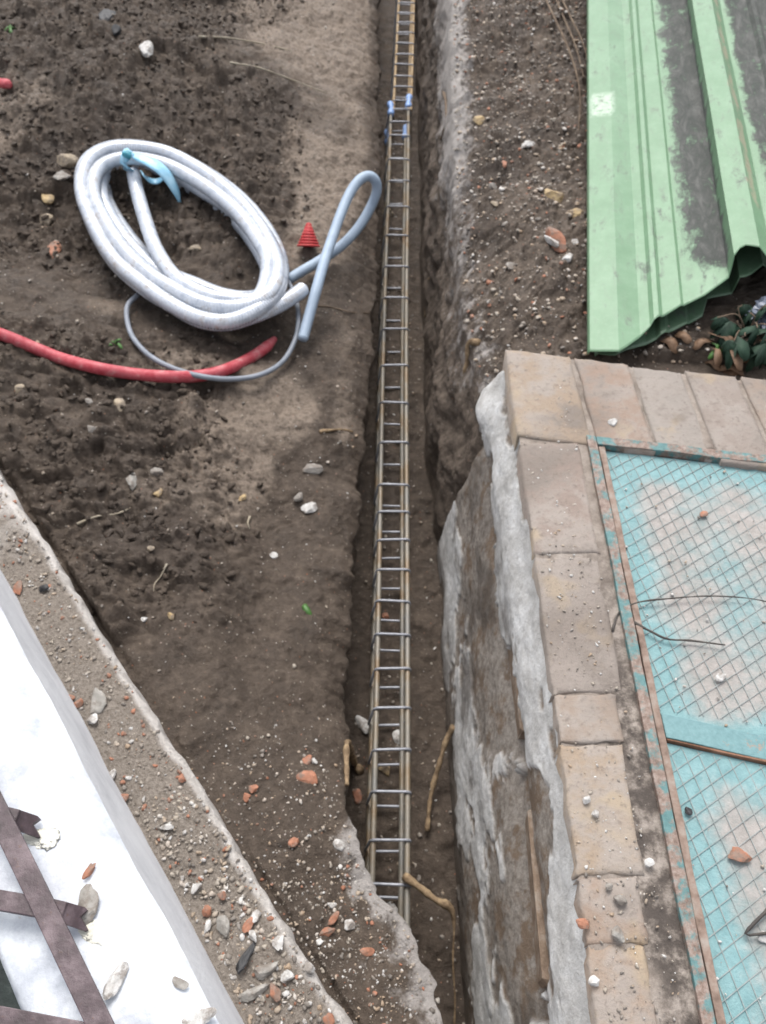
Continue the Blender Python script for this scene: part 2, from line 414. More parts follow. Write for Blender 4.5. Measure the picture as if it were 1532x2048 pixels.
def white_material():
    M = Mat('white paint', .65, .35); w = M.world()
    n = M.noise(w, 16, 6, .7); n2 = M.noise(w, 70, 5, .7)
    c = M.ramp(n, [(.30, (.36, .385, .43)), (.45, (.50, .525, .57)), (.60, (.68, .71, .74))])
    c = M.mix(M.math('MULTIPLY', M.sm(M.noise(w, 5, 5, .65), .48, .64), .65), c, (.44, .45, .49, 1))
    c = M.mix(M.sm(n2, .62, .74), c, (.52, .50, .47, 1))
    M.color(c); M.bump(n2, .0015, .6); M.bump(n, .004, .5)
    return M.m
WHITE = white_material()
def build_wall():
    r = empty('masonry_wall', wallpt(.6, -.1, .1), 'low white painted masonry wall beside the dirty concrete pavement', 'wall')
    s = np.linspace(-.8, 3.4, 260); prof = [(.006, -.45), (.004, -.30)]+[(.001, -.2), (-.0005, -.05), (-.002, -.012), (-.010, -.002)]+[(-.02-.0085*i, 0) for i in range(19)]+[(-.188, -.003), (-.197, -.014), (-.198, -.3), (-.198, -.5)]
    V = np.array([[tuple(wallpt(a, n, .5+z)) for n, z in prof] for a in s])
    X, Y = V[..., 0], V[..., 1]
    V[..., 2] += .0035*fbm(X*9, Y*9, 151, 4)+.002*fbm(X*45, Y*45, 152, 3)
    side = np.array([1 if i < 6 else 0 for i in range(len(prof))])[None]
    dn = (.005*fbm(s[:, None]*8+0*X, V[..., 2]*8, 153, 4))*side
    V[..., 0] += wnn.x*dn; V[..., 1] += wnn.y*dn
    o = mk('wall_top', V[:, 4:].reshape(-1, 3), gridF(V.shape[0], V.shape[1]-4), WHITE); put(o, r); fixn(o)
    F_ = V[:, :5]
    o = mk('wall_face', F_.reshape(-1, 3), gridF(F_.shape[0], 5), simple('grey render', [(.52, .525, .545), (.62, .625, .645), (.68, .685, .70)], 9, .8, .25, .003, 60)); put(o, r); fixn(o)
    return r
build_wall()
def floor_behind():
    M = Mat('dark green floor', .55, .4); w = M.world(); n = M.noise(w, 60, 6, .7)
    M.color(M.ramp(n, [(.35, (.020, .028, .024)), (.6, (.045, .058, .050)), (.75, (.12, .14, .12))])); M.bump(n, .003)
    s = np.linspace(-.9, 3.4, 40); k = np.linspace(-.19, -1.6, 20)
    V = np.array([[tuple(wallpt(a, n_, .27)) for n_ in k] for a in s]); V[..., 2] += .004*fbm(V[..., 0]*9, V[..., 1]*9, 161, 3)
    o = mk('floor', V.reshape(-1, 3), gridF(40, 20), M.m); o['kind'] = 'structure'
floor_behind()

# ------------------------------------------------------------------ iron grille over the white wall
def iron_grille():
    M = Mat('purplish brown iron paint', .45, .5); v = M.world(); n = M.noise(v, 22, 6, .65); n2 = M.noise(v, 120, 5, .7)
    c = M.ramp(n, [(.32, (.024, .013, .014)), (.5, (.066, .043, .048)), (.68, (.15, .11, .118))])
    c = M.mix(M.sm(n2, .6, .75), c, (.10, .05, .03, 1)); M.color(c); M.bump(n2, .0015, .6)
    r = empty('iron_grille', wallpt(.5, -.1, .5), 'dark purplish brown iron grille fixed over the top of the white wall', 'grille')
    def strip(name, pts, w, t, par, n=None):                # flat bar: width vector lies in the wall plane
        V = []; F = []
        for i, (p, wv) in enumerate(pts):
            for a, b in ((-1, -1), (1, -1), (1, 1), (-1, 1)): V.append(p+wv*(a*w/2)+Vector((0, 0, b*t/2)))
        for i in range(len(pts)-1):
            for k in range(4): F.append([4*i+k, 4*i+(k+1) % 4, 4*i+4+(k+1) % 4, 4*i+4+k])
        F += [[3, 2, 1, 0], [4*len(pts)-4+k for k in range(4)]]
        o = mk(name, V, F, M.m, None, False); fixn(o); put(o, par)
        b = o.modifiers.new('bevel', 'BEVEL'); b.width = .0012; b.segments = 2
        return o
    zr = .545
    RA = P(200, 2048, zr); RB = P(-20, 1600, zr); rl = (RB-RA).normalized(); rln = Vector((rl.y, -rl.x, 0))
    strip('rail', [(RA+rl*a+rln*(.002*math.sin(a*5)), rln) for a in np.linspace(-.4, 2.6, 30)], .028, .006, r)
    sts = [(P(x, y, zr)-RA).dot(rl) for x, y in ((12, 1615), (88, 1812), (220, 2072))]
    sp = sts[0]-sts[1]; sts += [sts[0]+sp*k for k in range(2, 6)]
    rd = P(160, 1832, .53)-P(0, 1803, .53); rd.z = 0; rd.normalize(); rn = Vector((-rd.y, rd.x, 0))
    for a in sts:
        c0 = RA+rl*a
        def rp(l, w_, z): q_ = c0+rd*l+rn*w_; q_.z = z; return q_
        strip('cross_bar', [(rp(l, 0, z), rn) for l, z in ((-.60, .527), (-.3, .531), (-.02, .5365), (.012, .5365), (.026, .5325))], .024, .010, r)
        out = [(.024, -.0125), (.050, -.0135), (.053, -.0115), (.041, .001), (.046, .0105), (.043, .0125), (.024, .0120)]
        V = []; m_ = len(out)
        for dz in (-.004, .004):
            for l, w_ in out: V.append(rp(l, w_, .5315-(l-.024)*1.05+dz))
        F = [tuple(range(m_)), tuple(range(2*m_-1, m_-1, -1))]+[(k, (k+1) % m_, m_+(k+1) % m_, m_+k) for k in range(m_)]
        put(fixn(mk('split_end', V, F, M.m, None, False)), r)
        # cream plaster patch round the anchor
        V, F = lump(.030, .9, int(a*1000) % 97, 3, (1.0, .62, .07)); c = rp(.058, -.012, .4995)
        put(mk('plaster_patch', [(c.x+x, c.y+y, c.z+z) for x, y, z in V], F, CREAM), r)
    return r
def icosphere(sub):
    t = (1+5**.5)/2
    V = [Vector(v).normalized() for v in [(-1, t, 0), (1, t, 0), (-1, -t, 0), (1, -t, 0), (0, -1, t), (0, 1, t), (0, -1, -t), (0, 1, -t), (t, 0, -1), (t, 0, 1), (-t, 0, -1), (-t, 0, 1)]]
    F = [(0, 11, 5), (0, 5, 1), (0, 1, 7), (0, 7, 10), (0, 10, 11), (1, 5, 9), (5, 11, 4), (11, 10, 2), (10, 7, 6), (7, 1, 8), (3, 9, 4), (3, 4, 2), (3, 2, 6), (3, 6, 8), (3, 8, 9), (4, 9, 5), (2, 4, 11), (6, 2, 10), (8, 6, 7), (9, 8, 1)]
    for _ in range(sub):
        mid = {}; N = []
        def m(a, b):
            k = (min(a, b), max(a, b))
            if k not in mid: mid[k] = len(V); V.append((V[a]+V[b]).normalized())
            return mid[k]
        for a, b, c in F: ab, bc, ca = m(a, b), m(b, c), m(c, a); N += [(a, ab, ca), (b, bc, ab), (c, ca, bc), (ab, bc, ca)]
        F = N
    return np.array([tuple(v) for v in V]), F
ICO = {k: icosphere(k) for k in range(4)}
def lump(r, rough=.4, seed=0, sub=2, sc=(1, 1, .7)):
    """a broken stone: a sphere cut by a few random planes, then roughened"""
    g = np.random.default_rng(seed); V, F = ICO[sub]; D = V.copy()
    rad = np.ones(len(V))
    for _ in range(11):
        n = g.normal(size=3); n /= np.linalg.norm(n); d = g.uniform(.42, .82)
        q = D@n; rad = np.where(q > 1e-6, np.minimum(rad, d/np.maximum(q, 1e-6)), rad)
    rad *= 1+rough*.16*g.normal(size=len(V))*(.5 if sub > 1 else 1)
    sk_ = g.uniform(-.35, .35); D = D+np.stack([D[:, 1]*sk_, D[:, 2]*.3*sk_, D[:, 0]*.25*sk_], 1)
    D = D*rad[:, None]*r*np.array(sc)
    return D.tolist(), F
CREAM = simple('cream plaster', [(.60, .58, .49), (.76, .75, .69)], 40, .8, .2, .004, 120)
iron_grille()

# ------------------------------------------------------------------ brick platform with rough side
PC0 = P(1010, 700, .42); PC1 = P(1190, 2048, .42); PCR = P(1532, 765, .42)
pe = (PC1-PC0).normalized(); pf = (PCR-PC0).normalized()
def edge_x(y): return PC0.x+(y-PC0.y)*(PC1.x-PC0.x)/(PC1.y-PC0.y)
def brick_material():
    M = Mat('old buff brick', .82, .25); w = M.world(); rnd = M.objrnd()
    n1 = M.noise(w, 18, 6, .65); n2 = M.noise(w, 90, 6, .7); n3 = M.noise(w, 6, 3, .6)
    base = M.ramp(rnd, [(0, (.25, .20, .165)), (.3, (.29, .225, .165)), (.55, (.25, .185, .15)), (.8, (.25, .225, .20)), (1, (.235, .175, .145))])
    c = M.mix(M.math('MULTIPLY', M.sm(n1, .36, .60), .85), base, (.30, .265, .235, 1))
    c = M.mix(M.math('MULTIPLY', M.sm(M.math('ADD', n3, M.math('MULTIPLY', n1, .35)), .72, .82), .45), c, (.38, .29, .175, 1))
    c = M.mix(M.math('MULTIPLY', M.sm(n2, .52, .70), .6), c, (.15, .12, .10, 1))
    c = M.mix(M.math('MULTIPLY', M.sm(M.noise(w, 4.5, 5, .7), .46, .64), .65), c, (.14, .115, .097, 1))
    M.color(c); M.bump(n2, .003, .8); M.bump(n1, .006, .5)
    return M.m
def mortar_material():
    M = Mat('grey mortar', .88, .2); w = M.world(); n = M.noise(w, 30, 6, .7); n2 = M.noise(w, 150, 5, .7); n3 = M.noise(w, 7, 4, .6)
    c = M.ramp(n, [(.3, (.17, .14, .118)), (.5, (.26, .222, .19)), (.7, (.34, .30, .265))])
    M.color(M.mix(M.math('MULTIPLY', M.attr('grime'), M.sm(n, .65, .40)), M.mix(M.math('MULTIPLY', M.sm(n3, .5, .65), .7), c, (.15, .125, .105, 1)), (.075, .063, .055, 1))); M.bump(n2, .003, .8); M.bump(n, .004, .5)
    return M.m
def side_material():
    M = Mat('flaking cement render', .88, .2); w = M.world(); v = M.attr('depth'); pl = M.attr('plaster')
    n1 = M.noise(w, 14, 7, .7); n2 = M.noise(w, 70, 6, .75); n3 = M.noise(M.world((1, .45, 1)), 7, 6, .65); n4 = M.noise(w, 200, 4, .75)
    core = M.ramp(n2, [(.3, (.13, .108, .088)), (.5, (.25, .22, .19)), (.7, (.36, .33, .295))])
    core = M.mix(M.sm(n1, .48, .60), core, (.17, .125, .09, 1))
    white = M.ramp(n1, [(.32, (.33, .318, .30)), (.5, (.50, .492, .475)), (.66, (.66, .66, .65))])
    white = M.mix(M.math('MULTIPLY', M.sm(n2, .50, .68), .55), white, (.33, .31, .285, 1))
    c = M.mix(pl, core, white)
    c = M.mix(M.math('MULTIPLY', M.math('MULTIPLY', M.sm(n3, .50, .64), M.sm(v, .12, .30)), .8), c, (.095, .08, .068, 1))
    c = M.mix(M.math('MULTIPLY', M.sm(n4, .60, .72), .45), c, (.12, .10, .085, 1))
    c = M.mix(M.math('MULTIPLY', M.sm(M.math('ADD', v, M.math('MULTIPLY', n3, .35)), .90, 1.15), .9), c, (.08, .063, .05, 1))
    M.color(c); M.bump(n4, .003, .8); M.bump(n2, .004, .7)
    return M.m
BRICK = brick_material(); MORTAR = mortar_material(); SIDE = side_material()
def platform():
    r = empty('brick_platform', (PC0.x+.3, .7, .1), 'raised platform edged with buff bricks, its rough side facing the trench', 'platform')
    # bed under the bricks
    zt = .4195
    poly = [(edge_x(-.5)+.004, -.5), (PC0.x+.006, PC0.y-.006), (PC0.x+pf.x*1.6, PC0.y+pf.y*1.6-.006), (PC0.x+pf.x*1.6, -.5)]
    nx, ny = 160, 190; G = []
    for j in range(ny):
        t = j/(ny-1); a = Vector(poly[0]).lerp(Vector(poly[1]), t); b = Vector(poly[3]).lerp(Vector(poly[2]), t)
        for i in range(nx): p = a.lerp(b, i/(nx-1)); G.append((p.x, p.y, zt))
    G = np.array(G); G[:, 2] += .004*fbm(G[:, 0]*14, G[:, 1]*14, 171, 4)+.25*clods(G[:, 0], G[:, 1], .012, 172, .4)
    hc0 = P(1172, 872, .425); hy = (P(1402, 2048, .425)-hc0).normalized(); hx_ = (P(1532, 912, .425)-hc0).normalized()
    G[:, 2] -= .027*((G[:, 1] < hc0.y-.004+(G[:, 0]-hc0.x)*hx_.y/hx_.x) & (G[:, 0] > hc0.x+.006+(G[:, 1]-hc0.y)*hy.x/hy.y))
    G = G.reshape(ny, nx, 3)
    skirt = G[-1:].copy(); skirt[..., 2] = .05; G = np.concatenate([G, skirt], 0)
    o = put(mk('mortar_bed', G.reshape(-1, 3), gridF(ny+1, nx), MORTAR), r)
    gx, gy = G[..., 0], G[..., 1]; attr(o, 'grime', ss(.07, .10, gx-edge_x(gy)+.02*vn(gx*30, gy*30, 173))*ss(1.0, .55, gy+.1*vn(gx*9, gy*9, 174)))
    # bricks
    def quad_brick(c4, z0, z1, seed, lab=None):
        g = random.Random(seed); V = []; PRM = [0, .025, .07, .3, .5, .7, .93, .975, 1]; n = 8
        cs = [Vector(c) for c in c4]; m = sum(cs, Vector((0, 0)))/4
        top = []
        for i in range(n+1):                                           # rounded, worn top as a small grid
            for j in range(n+1):
                u, w_ = PRM[i], PRM[j]
                u2 = .5+.5*math.copysign(1-(1-abs(2*u-1))**1.0, u-.5); 
                p = cs[0].lerp(cs[1], u).lerp(cs[3].lerp(cs[2], u), w_)
                e = min(u, 1-u, w_, 1-w_)
                z = z1-(.003 if e == 0 else .0007 if e < .03 else 0)+g.uniform(-.0012, .0012)
                if e == 0: p = p+Vector((g.uniform(-.0025, .0025), g.uniform(-.0025, .0025)))
                V.append((p.x, p.y, z))
        F = []
        for i in range(n):
            for j in range(n): a = i*(n+1)+j; F.append((a, a+n+1, a+n+2, a+1))
        ring = [i*(n+1) for i in range(n+1)]+[n*(n+1)+j for j in range(1, n+1)]+[i*(n+1)+n for i in range(n-1, -1, -1)]+[j for j in range(n-1, 0, -1)]
        b0 = len(V)
        for k in ring: V.append((V[k][0], V[k][1], z0))
        L = len(ring)
        for k in range(L): F.append((ring[k], ring[(k+1) % L], b0+(k+1) % L, b0+k))
        o = mk('brick', V, F, BRICK); fixn(o); put(o, r)
        return o
    joints = [1.115, .847, .575, .491, .295, .205, -.05, -.30]
    y1 = None; sd_ = 1
    for a, b in zip(joints[:-1], joints[1:]):
        g = .0022; ya, yb = a-g, b+g; wd_ = float(np.interp((a+b)/2, [0, .2, .5, .85, 1.1], [.078, .084, .106, .120, .125]))+.004*math.sin(a*31)
        quad_brick([(edge_x(yb)+.003, yb), (edge_x(yb)+wd_, yb+.001), (edge_x(ya)+wd_, ya+.002), (edge_x(ya)+.003, ya)], .34, .4235+.0015*math.sin(a*57), sd_); sd_ += 1
    # corner brick and header row along the far edge
    xs = [1010, 1143, 1258, 1366, 1476]; base = [(P(x, 700+(x-1010)*65/522, .42)-PC0).length for x in xs]
    step = .118
    while base[-1] < 1.45: base.append(base[-1]+step)
    for k, (a, b) in enumerate(zip(base[:-1], base[1:])):
        g = .005; dep = .252-.004*(k % 3)
        A = PC0+pf*(a+(g if k else 0)); B = PC0+pf*(b-g); dn = Vector((.06, -1, 0)).normalized()
        lift = .0025+.003*math.sin(k*2.3); sh = .004*math.sin(k*5.1)
        C, D = B+dn*dep, A+dn*dep
        if k == 0: D.x = edge_x(D.y)+.002
        quad_brick([(D.x, D.y), (C.x, C.y), (B.x, B.y+sh), (A.x, A.y+sh)], .33, .4225+lift, 50+k)
    # rough side towards the trench
    nu, nv = 520, 220
    u = np.linspace(-.5, 1.43, nu)[:, None]; v = np.linspace(0, 1, nv)[None]
    x = edge_x(u)+.006-.030*ss(0, .17, v)-.085*ss(.18, 1, v)
    n = .010*fbm(u*4, v*4, 181, 4, .5)+.003*fbm(u*26, v*24, 182, 4, .6)
    pf_ = fbm(u*3.2, v*4.5, 183, 6, .58)+.55*np.exp(-(v/.16)**2)-.10*ss(.2, .3, v)+.12*ss(.45, .7, v)*ss(1.0, .8, v)
    plaster = ss(.01, .075, pf_); ledge = -.0042*plaster
    groove = .020*np.exp(-((v-.30-.02*vn(u*3, 0*v, 184))/.06)**2)*(1-plaster)
    ends = .08*ss(1.36, 1.43, u+.03*vn(v*8, 0*u, 186))
    x = x+(n+ledge)*ss(0, .05, v)+groove+ends-.025*np.exp(-(((u-1.33)/.06)**2+((v-.16)/.06)**2))
    y = u+.006*fbm(u*9, v*13, 187, 3)-.0*v; z = .413-.84*v-3.2*np.maximum(0, u-1.375)*(1-v)
    V = np.stack([x, y+0*x, z+0*x], -1)
    # close the back so that it has thickness
    V = np.concatenate([np.stack([np.broadcast_to(edge_x(u)+.05, (nu, 1)), u, np.full((nu, 1), .40)-3.2*np.maximum(0, u-1.372)], -1), V], 1)
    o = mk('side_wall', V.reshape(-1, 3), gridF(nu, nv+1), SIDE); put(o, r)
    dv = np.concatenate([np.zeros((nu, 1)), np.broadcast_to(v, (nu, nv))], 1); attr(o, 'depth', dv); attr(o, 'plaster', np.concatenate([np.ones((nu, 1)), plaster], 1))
    # bare bricks showing where the render has fallen off
    BR2 = simple('bare brown brick', [(.14, .10, .07), (.22, .16, .115), (.30, .255, .21)], 40, .85, .2, .004, 90)
    for (ya, yb, d0, d1, px, sd2) in ((.185, .455, .195, .265, .036, 1), (.60, .83, .205, .265, .041, 2)):
        ym = (ya+yb)/2; xm = edge_x(ym)-.030+px
        V, F = box(xm, ym, .413-(d0+d1)/2*1.0, .06, yb-ya, (d1-d0), .01*sd2-.015, .005, .003, sd2)
        put(fixn(mk('bare_brick', V, F, BR2, None, False)), r)
    return r
platform()

# ------------------------------------------------------------------ teal steel hatch with wire mesh
def hatch():
    Mp = Mat('worn teal paint', .6, .35); w = Mp.world(); n1 = Mp.noise(w, 7, 5, .6); n2 = Mp.noise(w, 45, 6, .7); n3 = Mp.noise(w, 170, 4, .7)
    teal = Mp.ramp(n2, [(.3, (.13, .245, .255)), (.6, (.19, .325, .335)), (.75, (.26, .37, .375))])
    cem = Mp.ramp(n2, [(.3, (.24, .22, .20)), (.6, (.325, .30, .28)), (.75, (.385, .36, .34))])
    e = Mp.attr('edge')
    f = Mp.sm(Mp.math('ADD', Mp.math('MULTIPLY', e, 1.0), Mp.math('ADD', Mp.math('MULTIPLY', n1, .9), Mp.math('MULTIPLY', n2, .3))), .60, .95)
    c = Mp.mix(f, teal, cem); c = Mp.mix(Mp.math('MULTIPLY', Mp.sm(n3, .6, .75), .35), c, (.18, .155, .135, 1))
    Mp.color(c); Mp.bump(n3, .002, .7); Mp.bump(n2, .003, .5)
    Mf = Mat('teal paint on rusty steel', .6, .4); w = Mf.world(); a = Mf.noise(w, 28, 6, .7); b = Mf.noise(w, 110, 5, .7)
    teal = Mf.ramp(b, [(.3, (.06, .14, .14)), (.7, (.11, .22, .22))]); rust = Mf.ramp(b, [(.3, (.10, .065, .05)), (.5, (.21, .15, .12)), (.7, (.30, .25, .22))])
    Mf.color(Mf.mix(Mf.sm(a, .42, .54), teal, rust)); Mf.bump(b, .002, .8)
    Mt = Mat('fresh teal paint', .5, .4); w = Mt.world(); a = Mt.noise(w, 34, 6, .7); b = Mt.noise(w, 100, 5, .7)
    Mt.color(Mt.mix(Mt.sm(a, .60, .66), Mt.ramp(b, [(.3, (.10, .20, .21)), (.7, (.15, .275, .285))]), (.26, .20, .16, 1))); Mt.bump(b, .001, .8)
    Mw = simple('mesh wire', [(.20, .24, .235), (.31, .32, .31)], 60, .6, .3, 0)
    zp = .412
    c0 = P(1172, 872, .425); cr = P(1532, 912, .425); cb = P(1402, 2048, .425)
    ex = (cr-c0).normalized(); ey = (cb-c0).normalized()
    root = empty('steel_hatch', c0+ex*.3+ey*.5-Vector((0, 0, .02)), 'teal painted steel hatch with wire mesh and two cement smeared panels', 'hatch')
    LX, LY = .95, 1.5
    def q(u, v, z): return c0+ex*u+ey*v+Vector((0, 0, z-.425))
    bA, bB = P(1300, 1424, .425)-c0, P(1532, 1442, .425)-c0
    SK = (bB.dot(ey)-bA.dot(ey))/(bB.dot(ex)-bA.dot(ex))
    def bar(name, u0, v0, u1, v1, z0, z1, mat, wob=0, k=0):
        cs = [q(u0, v0+k*u0, 0), q(u1, v0+k*u1, 0), q(u1, v1+k*u1, 0), q(u0, v1+k*u0, 0)]; nn = 24; V = []; F = []
        lng = abs(v1-v0) > abs(u1-u0)
        for k in range(nn+1):
            t = k/nn
            A, B = (cs[0].lerp(cs[3], t), cs[1].lerp(cs[2], t)) if lng else (cs[0].lerp(cs[1], t), cs[3].lerp(cs[2], t))
            j = [random.uniform(-wob, wob) for _ in range(4)]
            V += [(A.x+j[0], A.y+j[0], z0), (A.x+j[0], A.y+j[0], z1+j[2]*.5), (B.x+j[1], B.y+j[1], z1+j[3]*.5), (B.x+j[1], B.y+j[1], z0)]
        for k in range(nn):
            for m in range(4): F.append((4*k+m, 4*k+(m+1) % 4, 4*k+4+(m+1) % 4, 4*k+4+m))
        F += [(3, 2, 1, 0), tuple(4*nn+m for m in range(4))]
        o = put(fixn(mk(name, V, F, mat, None, False)), root)
        b_ = o.modifiers.new('bevel', 'BEVEL'); b_.width = .0015; b_.segments = 2
        return o
    vb = (P(1300, 1450, .425)-c0).dot(ey)
    va, vc = [(p_-c0).dot(ey)-SK*(p_-c0).dot(ex) for p_ in (P(1300, 1424, .425), P(1304, 1474, .425))]
    bar('frame_bar', 0, 0, .019, LY, .40, .430, Mf.m, .0012); bar('frame_bar', .020, -.001, LX, .020, .40, .4285, Mf.m, .0012)
    bar('inner_frame', .022, .022, .034, LY, .40, .424, simple('brown rusty steel', [(.12, .08, .06), (.23, .165, .13), (.30, .26, .225)], 40, .75), .001)
    bar('cross_bar', .036, va, LX, vc, .40, .4195, Mt.m, .0006, SK)
    bar('cross_bar_lip', .036, vc+.001, LX, vc+.005, .40, .4215, simple('rusty lip', [(.13, .06, .03), (.26, .14, .09)], 60, .8), .0008, SK)
    for v0, v1, ka, kb in ((.023, va-.002, 0, SK), (vc+.006, LY, SK, 0)):
        nu, nv = 60, int((v1-v0)/.012)
        uu, tv = np.meshgrid(np.linspace(.035, LX, nu), np.linspace(0, 1, nv), indexing='ij')
        vv = (v0+ka*uu)*(1-tv)+(v1+kb*uu)*tv
        G = np.array([[tuple(q(uu[i, j], vv[i, j], zp)) for j in range(nv)] for i in range(nu)])
        G[..., 2] += .0022*fbm(uu*16, vv*16, 191, 4)
        o = put(mk('panel', G.reshape(-1, 3), gridF(nu, nv)[:, ::-1], Mp.m), root)
        d = np.minimum(np.minimum(uu-.035, vv-v0-ka*uu), (v1+kb*uu-vv)+.05)
        attr(o, 'edge', .40*ss(.0, .10, d)-.14)
        # wire mesh: two families of crossing wires
        V = []; F = []
        def wire(a0, a1, z):
            pa, pb = q(a0[0], a0[1], z), q(a1[0], a1[1], z); d_ = (pb-pa).normalized(); s_ = Vector((-d_.y, d_.x, 0)); r_ = .0005; k = len(V)
            for p in (pa, pb):
                for ww, hh in ((-1, -1), (1, -1), (1, 1), (-1, 1)): V.append(p+s_*ww*r_+Vector((0, 0, hh*r_)))
            for m in range(4): F.append((k+m, k+(m+1) % 4, k+4+(m+1) % 4, k+4+m))
        def clipw(u0, v0_, du, dv, z):
            t0, t1 = -9, 9
            for p_, d_, lo, hi in ((u0, du, .036, LX-.004), (v0_, dv, v0+.002-(.3 if ka else 0), v1-.002)):
                if abs(d_) < 1e-9: continue
                a_, b_ = sorted(((lo-p_)/d_, (hi-p_)/d_)); t0 = max(t0, a_); t1 = min(t1, b_)
            if ka or kb:
                e_, k_, sg = (v1, kb, 1) if kb else (v0, ka, -1)      # keep clear of the slanting cross bar
                a_ = sg*(dv-k_*du); b_ = sg*(e_+k_*u0-v0_)-.002
                if a_ > 1e-9: t1 = min(t1, b_/a_)
                elif a_ < -1e-9: t0 = max(t0, b_/a_)
            if t1-t0 > .004: wire((u0+du*t0, v0_+dv*t0), (u0+du*t1, v0_+dv*t1), z)
        for k in range(-60, 90): clipw(.035+k*.023, v0, .21, .98, zp+.0011)
        for k in range(-80, 110): clipw(.035, v0+k*.026, .80, -.60, zp+.0016)
        mk('wire_mesh', V, F, Mw, o, False)
hatch()

# ------------------------------------------------------------------ corrugated sheets
def sheets():
    def material(name, seed, shade_k=1.0):
        M = Mat(name, .42, .45); uv = M.n('ShaderNodeUVMap').outputs[0]
        mp = M.n('ShaderNodeMapping'); mp.inputs['Location'].default_value = (seed, seed, 0); M.l(uv, mp.inputs[0]); v = mp.outputs[0]
        st = M.n('ShaderNodeMapping'); st.inputs['Scale'].default_value = (.35, 1, 1); M.l(uv, st.inputs[0])
        n1 = M.noise(v, 9, 6, .7); n2 = M.noise(v, 60, 6, .75); n3 = M.noise(st.outputs[0], 34, 6, .75, .6)
        c = M.ramp(n1, tuple((p_, tuple(c_*shade_k for c_ in q_)) for p_, q_ in ((.3, (.115, .215, .120)), (.5, (.142, .250, .147)), (.7, (.178, .288, .182)))))
        c = M.mix(M.math('MULTIPLY', M.sm(n2, .5, .75), .3), c, (.27, .36, .26, 1))
        c = M.mix(M.math('MULTIPLY', M.sm(n3, .48, .72), .35), c, (.13, .17, .12, 1))
        a = M.attr('dirt')
        d = M.sm(M.math('ADD', a, M.math('ADD', M.math('MULTIPLY', M.math('SUBTRACT', n3, .5), 1.5), M.math('ADD', M.math('MULTIPLY', M.math('SUBTRACT', n2, .5), .7), M.math('MULTIPLY', M.math('SUBTRACT', n1, .5), 1.4)))), .31, .78)
        c = M.mix(M.math('MULTIPLY', d, .95), c, M.ramp(n3, [(.3, (.030, .030, .031)), (.5, (.060, .058, .058)), (.7, (.125, .12, .118))]))
        r_ = M.sm(M.math('ADD', M.attr('tan'), M.math('MULTIPLY', M.math('SUBTRACT', n3, .5), 1.2)), .50, .70)
        c = M.mix(M.math('MULTIPLY', r_, .7), c, (.36, .31, .22, 1))
        p_ = M.math('MULTIPLY', M.attr('patch'), M.sm(n2, .35, .55)); c = M.mix(M.math('MULTIPLY', p_, .6), c, (.52, .60, .50, 1))
        M.color(c); M.rough(M.mix(d, (.42, .42, .42, 1), (.9, .9, .9, 1)))
        M.bump(n2, .0012, .4)
        return M.m
    yaw = R(8.0); U = Vector((math.sin(yaw), math.cos(yaw), .0)).normalized(); Vv = N = None
    def frame(tilt):
        nonlocal Vv, N
        Vv = Vector((math.cos(yaw)*math.cos(tilt), -math.sin(yaw)*math.cos(tilt), math.sin(tilt)))
        N = Vv.cross(U).normalized(); N = N if N.z > 0 else -N
    frame(R(13))
    def uvof(px, py, O, off=0):
        d = ray(px, py); o = Vector((0, 0, CZ)); t = (O+N*off-o).dot(N)/d.dot(N); p = o+d*t-O; return p.dot(U), p.dot(Vv)
    O = P(1172, 708, .385)
    def sheet(name, O, ends, prof, lab, L, seed, thick=.0012, shade_k=1.0):
        ev = [uvof(x, y, O, h) for x, y, h in ends]; ev.sort(key=lambda q: q[1]); eu = [e[0] for e in ev]; evv = [e[1] for e in ev]
        vs = []
        for (va, ha), (vb_, hb) in zip(prof[:-1], prof[1:]):
            n = max(2, int((vb_-va)/.012)); vs += [(va+(vb_-va)*k/n, ha+(hb-ha)*k/n) for k in range(n)]
        vs.append(prof[-1]); nv = len(vs); nu = 150
        A = np.zeros((nu, nv, 3)); uvm = np.zeros((nu, nv, 2))
        for j, (v, h) in enumerate(vs):
            u0 = float(np.interp(v, evv, eu))
            for i in range(nu):
                u = u0+(L-u0)*(i/(nu-1))**1.15
                sag = .006*math.sin(u*2.1+v*3+seed)+.004*math.sin(u*6+v*7)
                p = O+U*u+Vv*v+N*(h+sag*ss(.05, .5, u-u0)); A[i, j] = p; uvm[i, j] = (u, v)
        o = mk(name, A.reshape(-1, 3), gridF(nu, nv), material(name+' paint', seed, shade_k), None, True); fixn(o)
        uvl = o.data.uv_layers.new(name='UVMap'); li = np.empty(len(o.data.loops), np.int32); o.data.loops.foreach_get('vertex_index', li)
        uvl.data.foreach_set('uv', uvm.reshape(-1, 2)[li].astype(np.float32).ravel())
        me = o.data
        sol = o.modifiers.new('thickness', 'SOLIDIFY'); sol.thickness = thick; sol.offset = -1
        centre(o); tag(o, lab, 'metal sheet', 'stacked green corrugated sheets')
        me.set_sharp_from_angle(angle=R(14))
        return o, uvm
    def vat(px, py, h=0): return uvof(px, py, O, h)[1]
    hc = .020; H2 = .045
    prof = [(vat(1174, 707), -.002), (vat(1180, 706), hc*.4), (vat(1238, 703, .008), hc*.4), (vat(1280, 665, -.006), -.008), (vat(1300, 650), -.006), (vat(1308, 641), .004), (vat(1318, 636), .004), (vat(1326, 630), -.006),
            (vat(1362, 606), -.006), (vat(1368, 603), -.012), (vat(1410, 585), -.008), (vat(1458, 550), -.006), (vat(1468, 508, H2), H2), (vat(1520, 495, H2), H2)]
    vlast = prof[-1][0]
    prof += [(vlast+.035, -.006), (vlast+.11, -.006), (vlast+.12, .004), (vlast+.13, .004), (vlast+.14, -.006), (vlast+.24, -.006), (vlast+.275, H2), (vlast+.32, H2), (vlast+.355, -.006), (vlast+.5, -.006)]
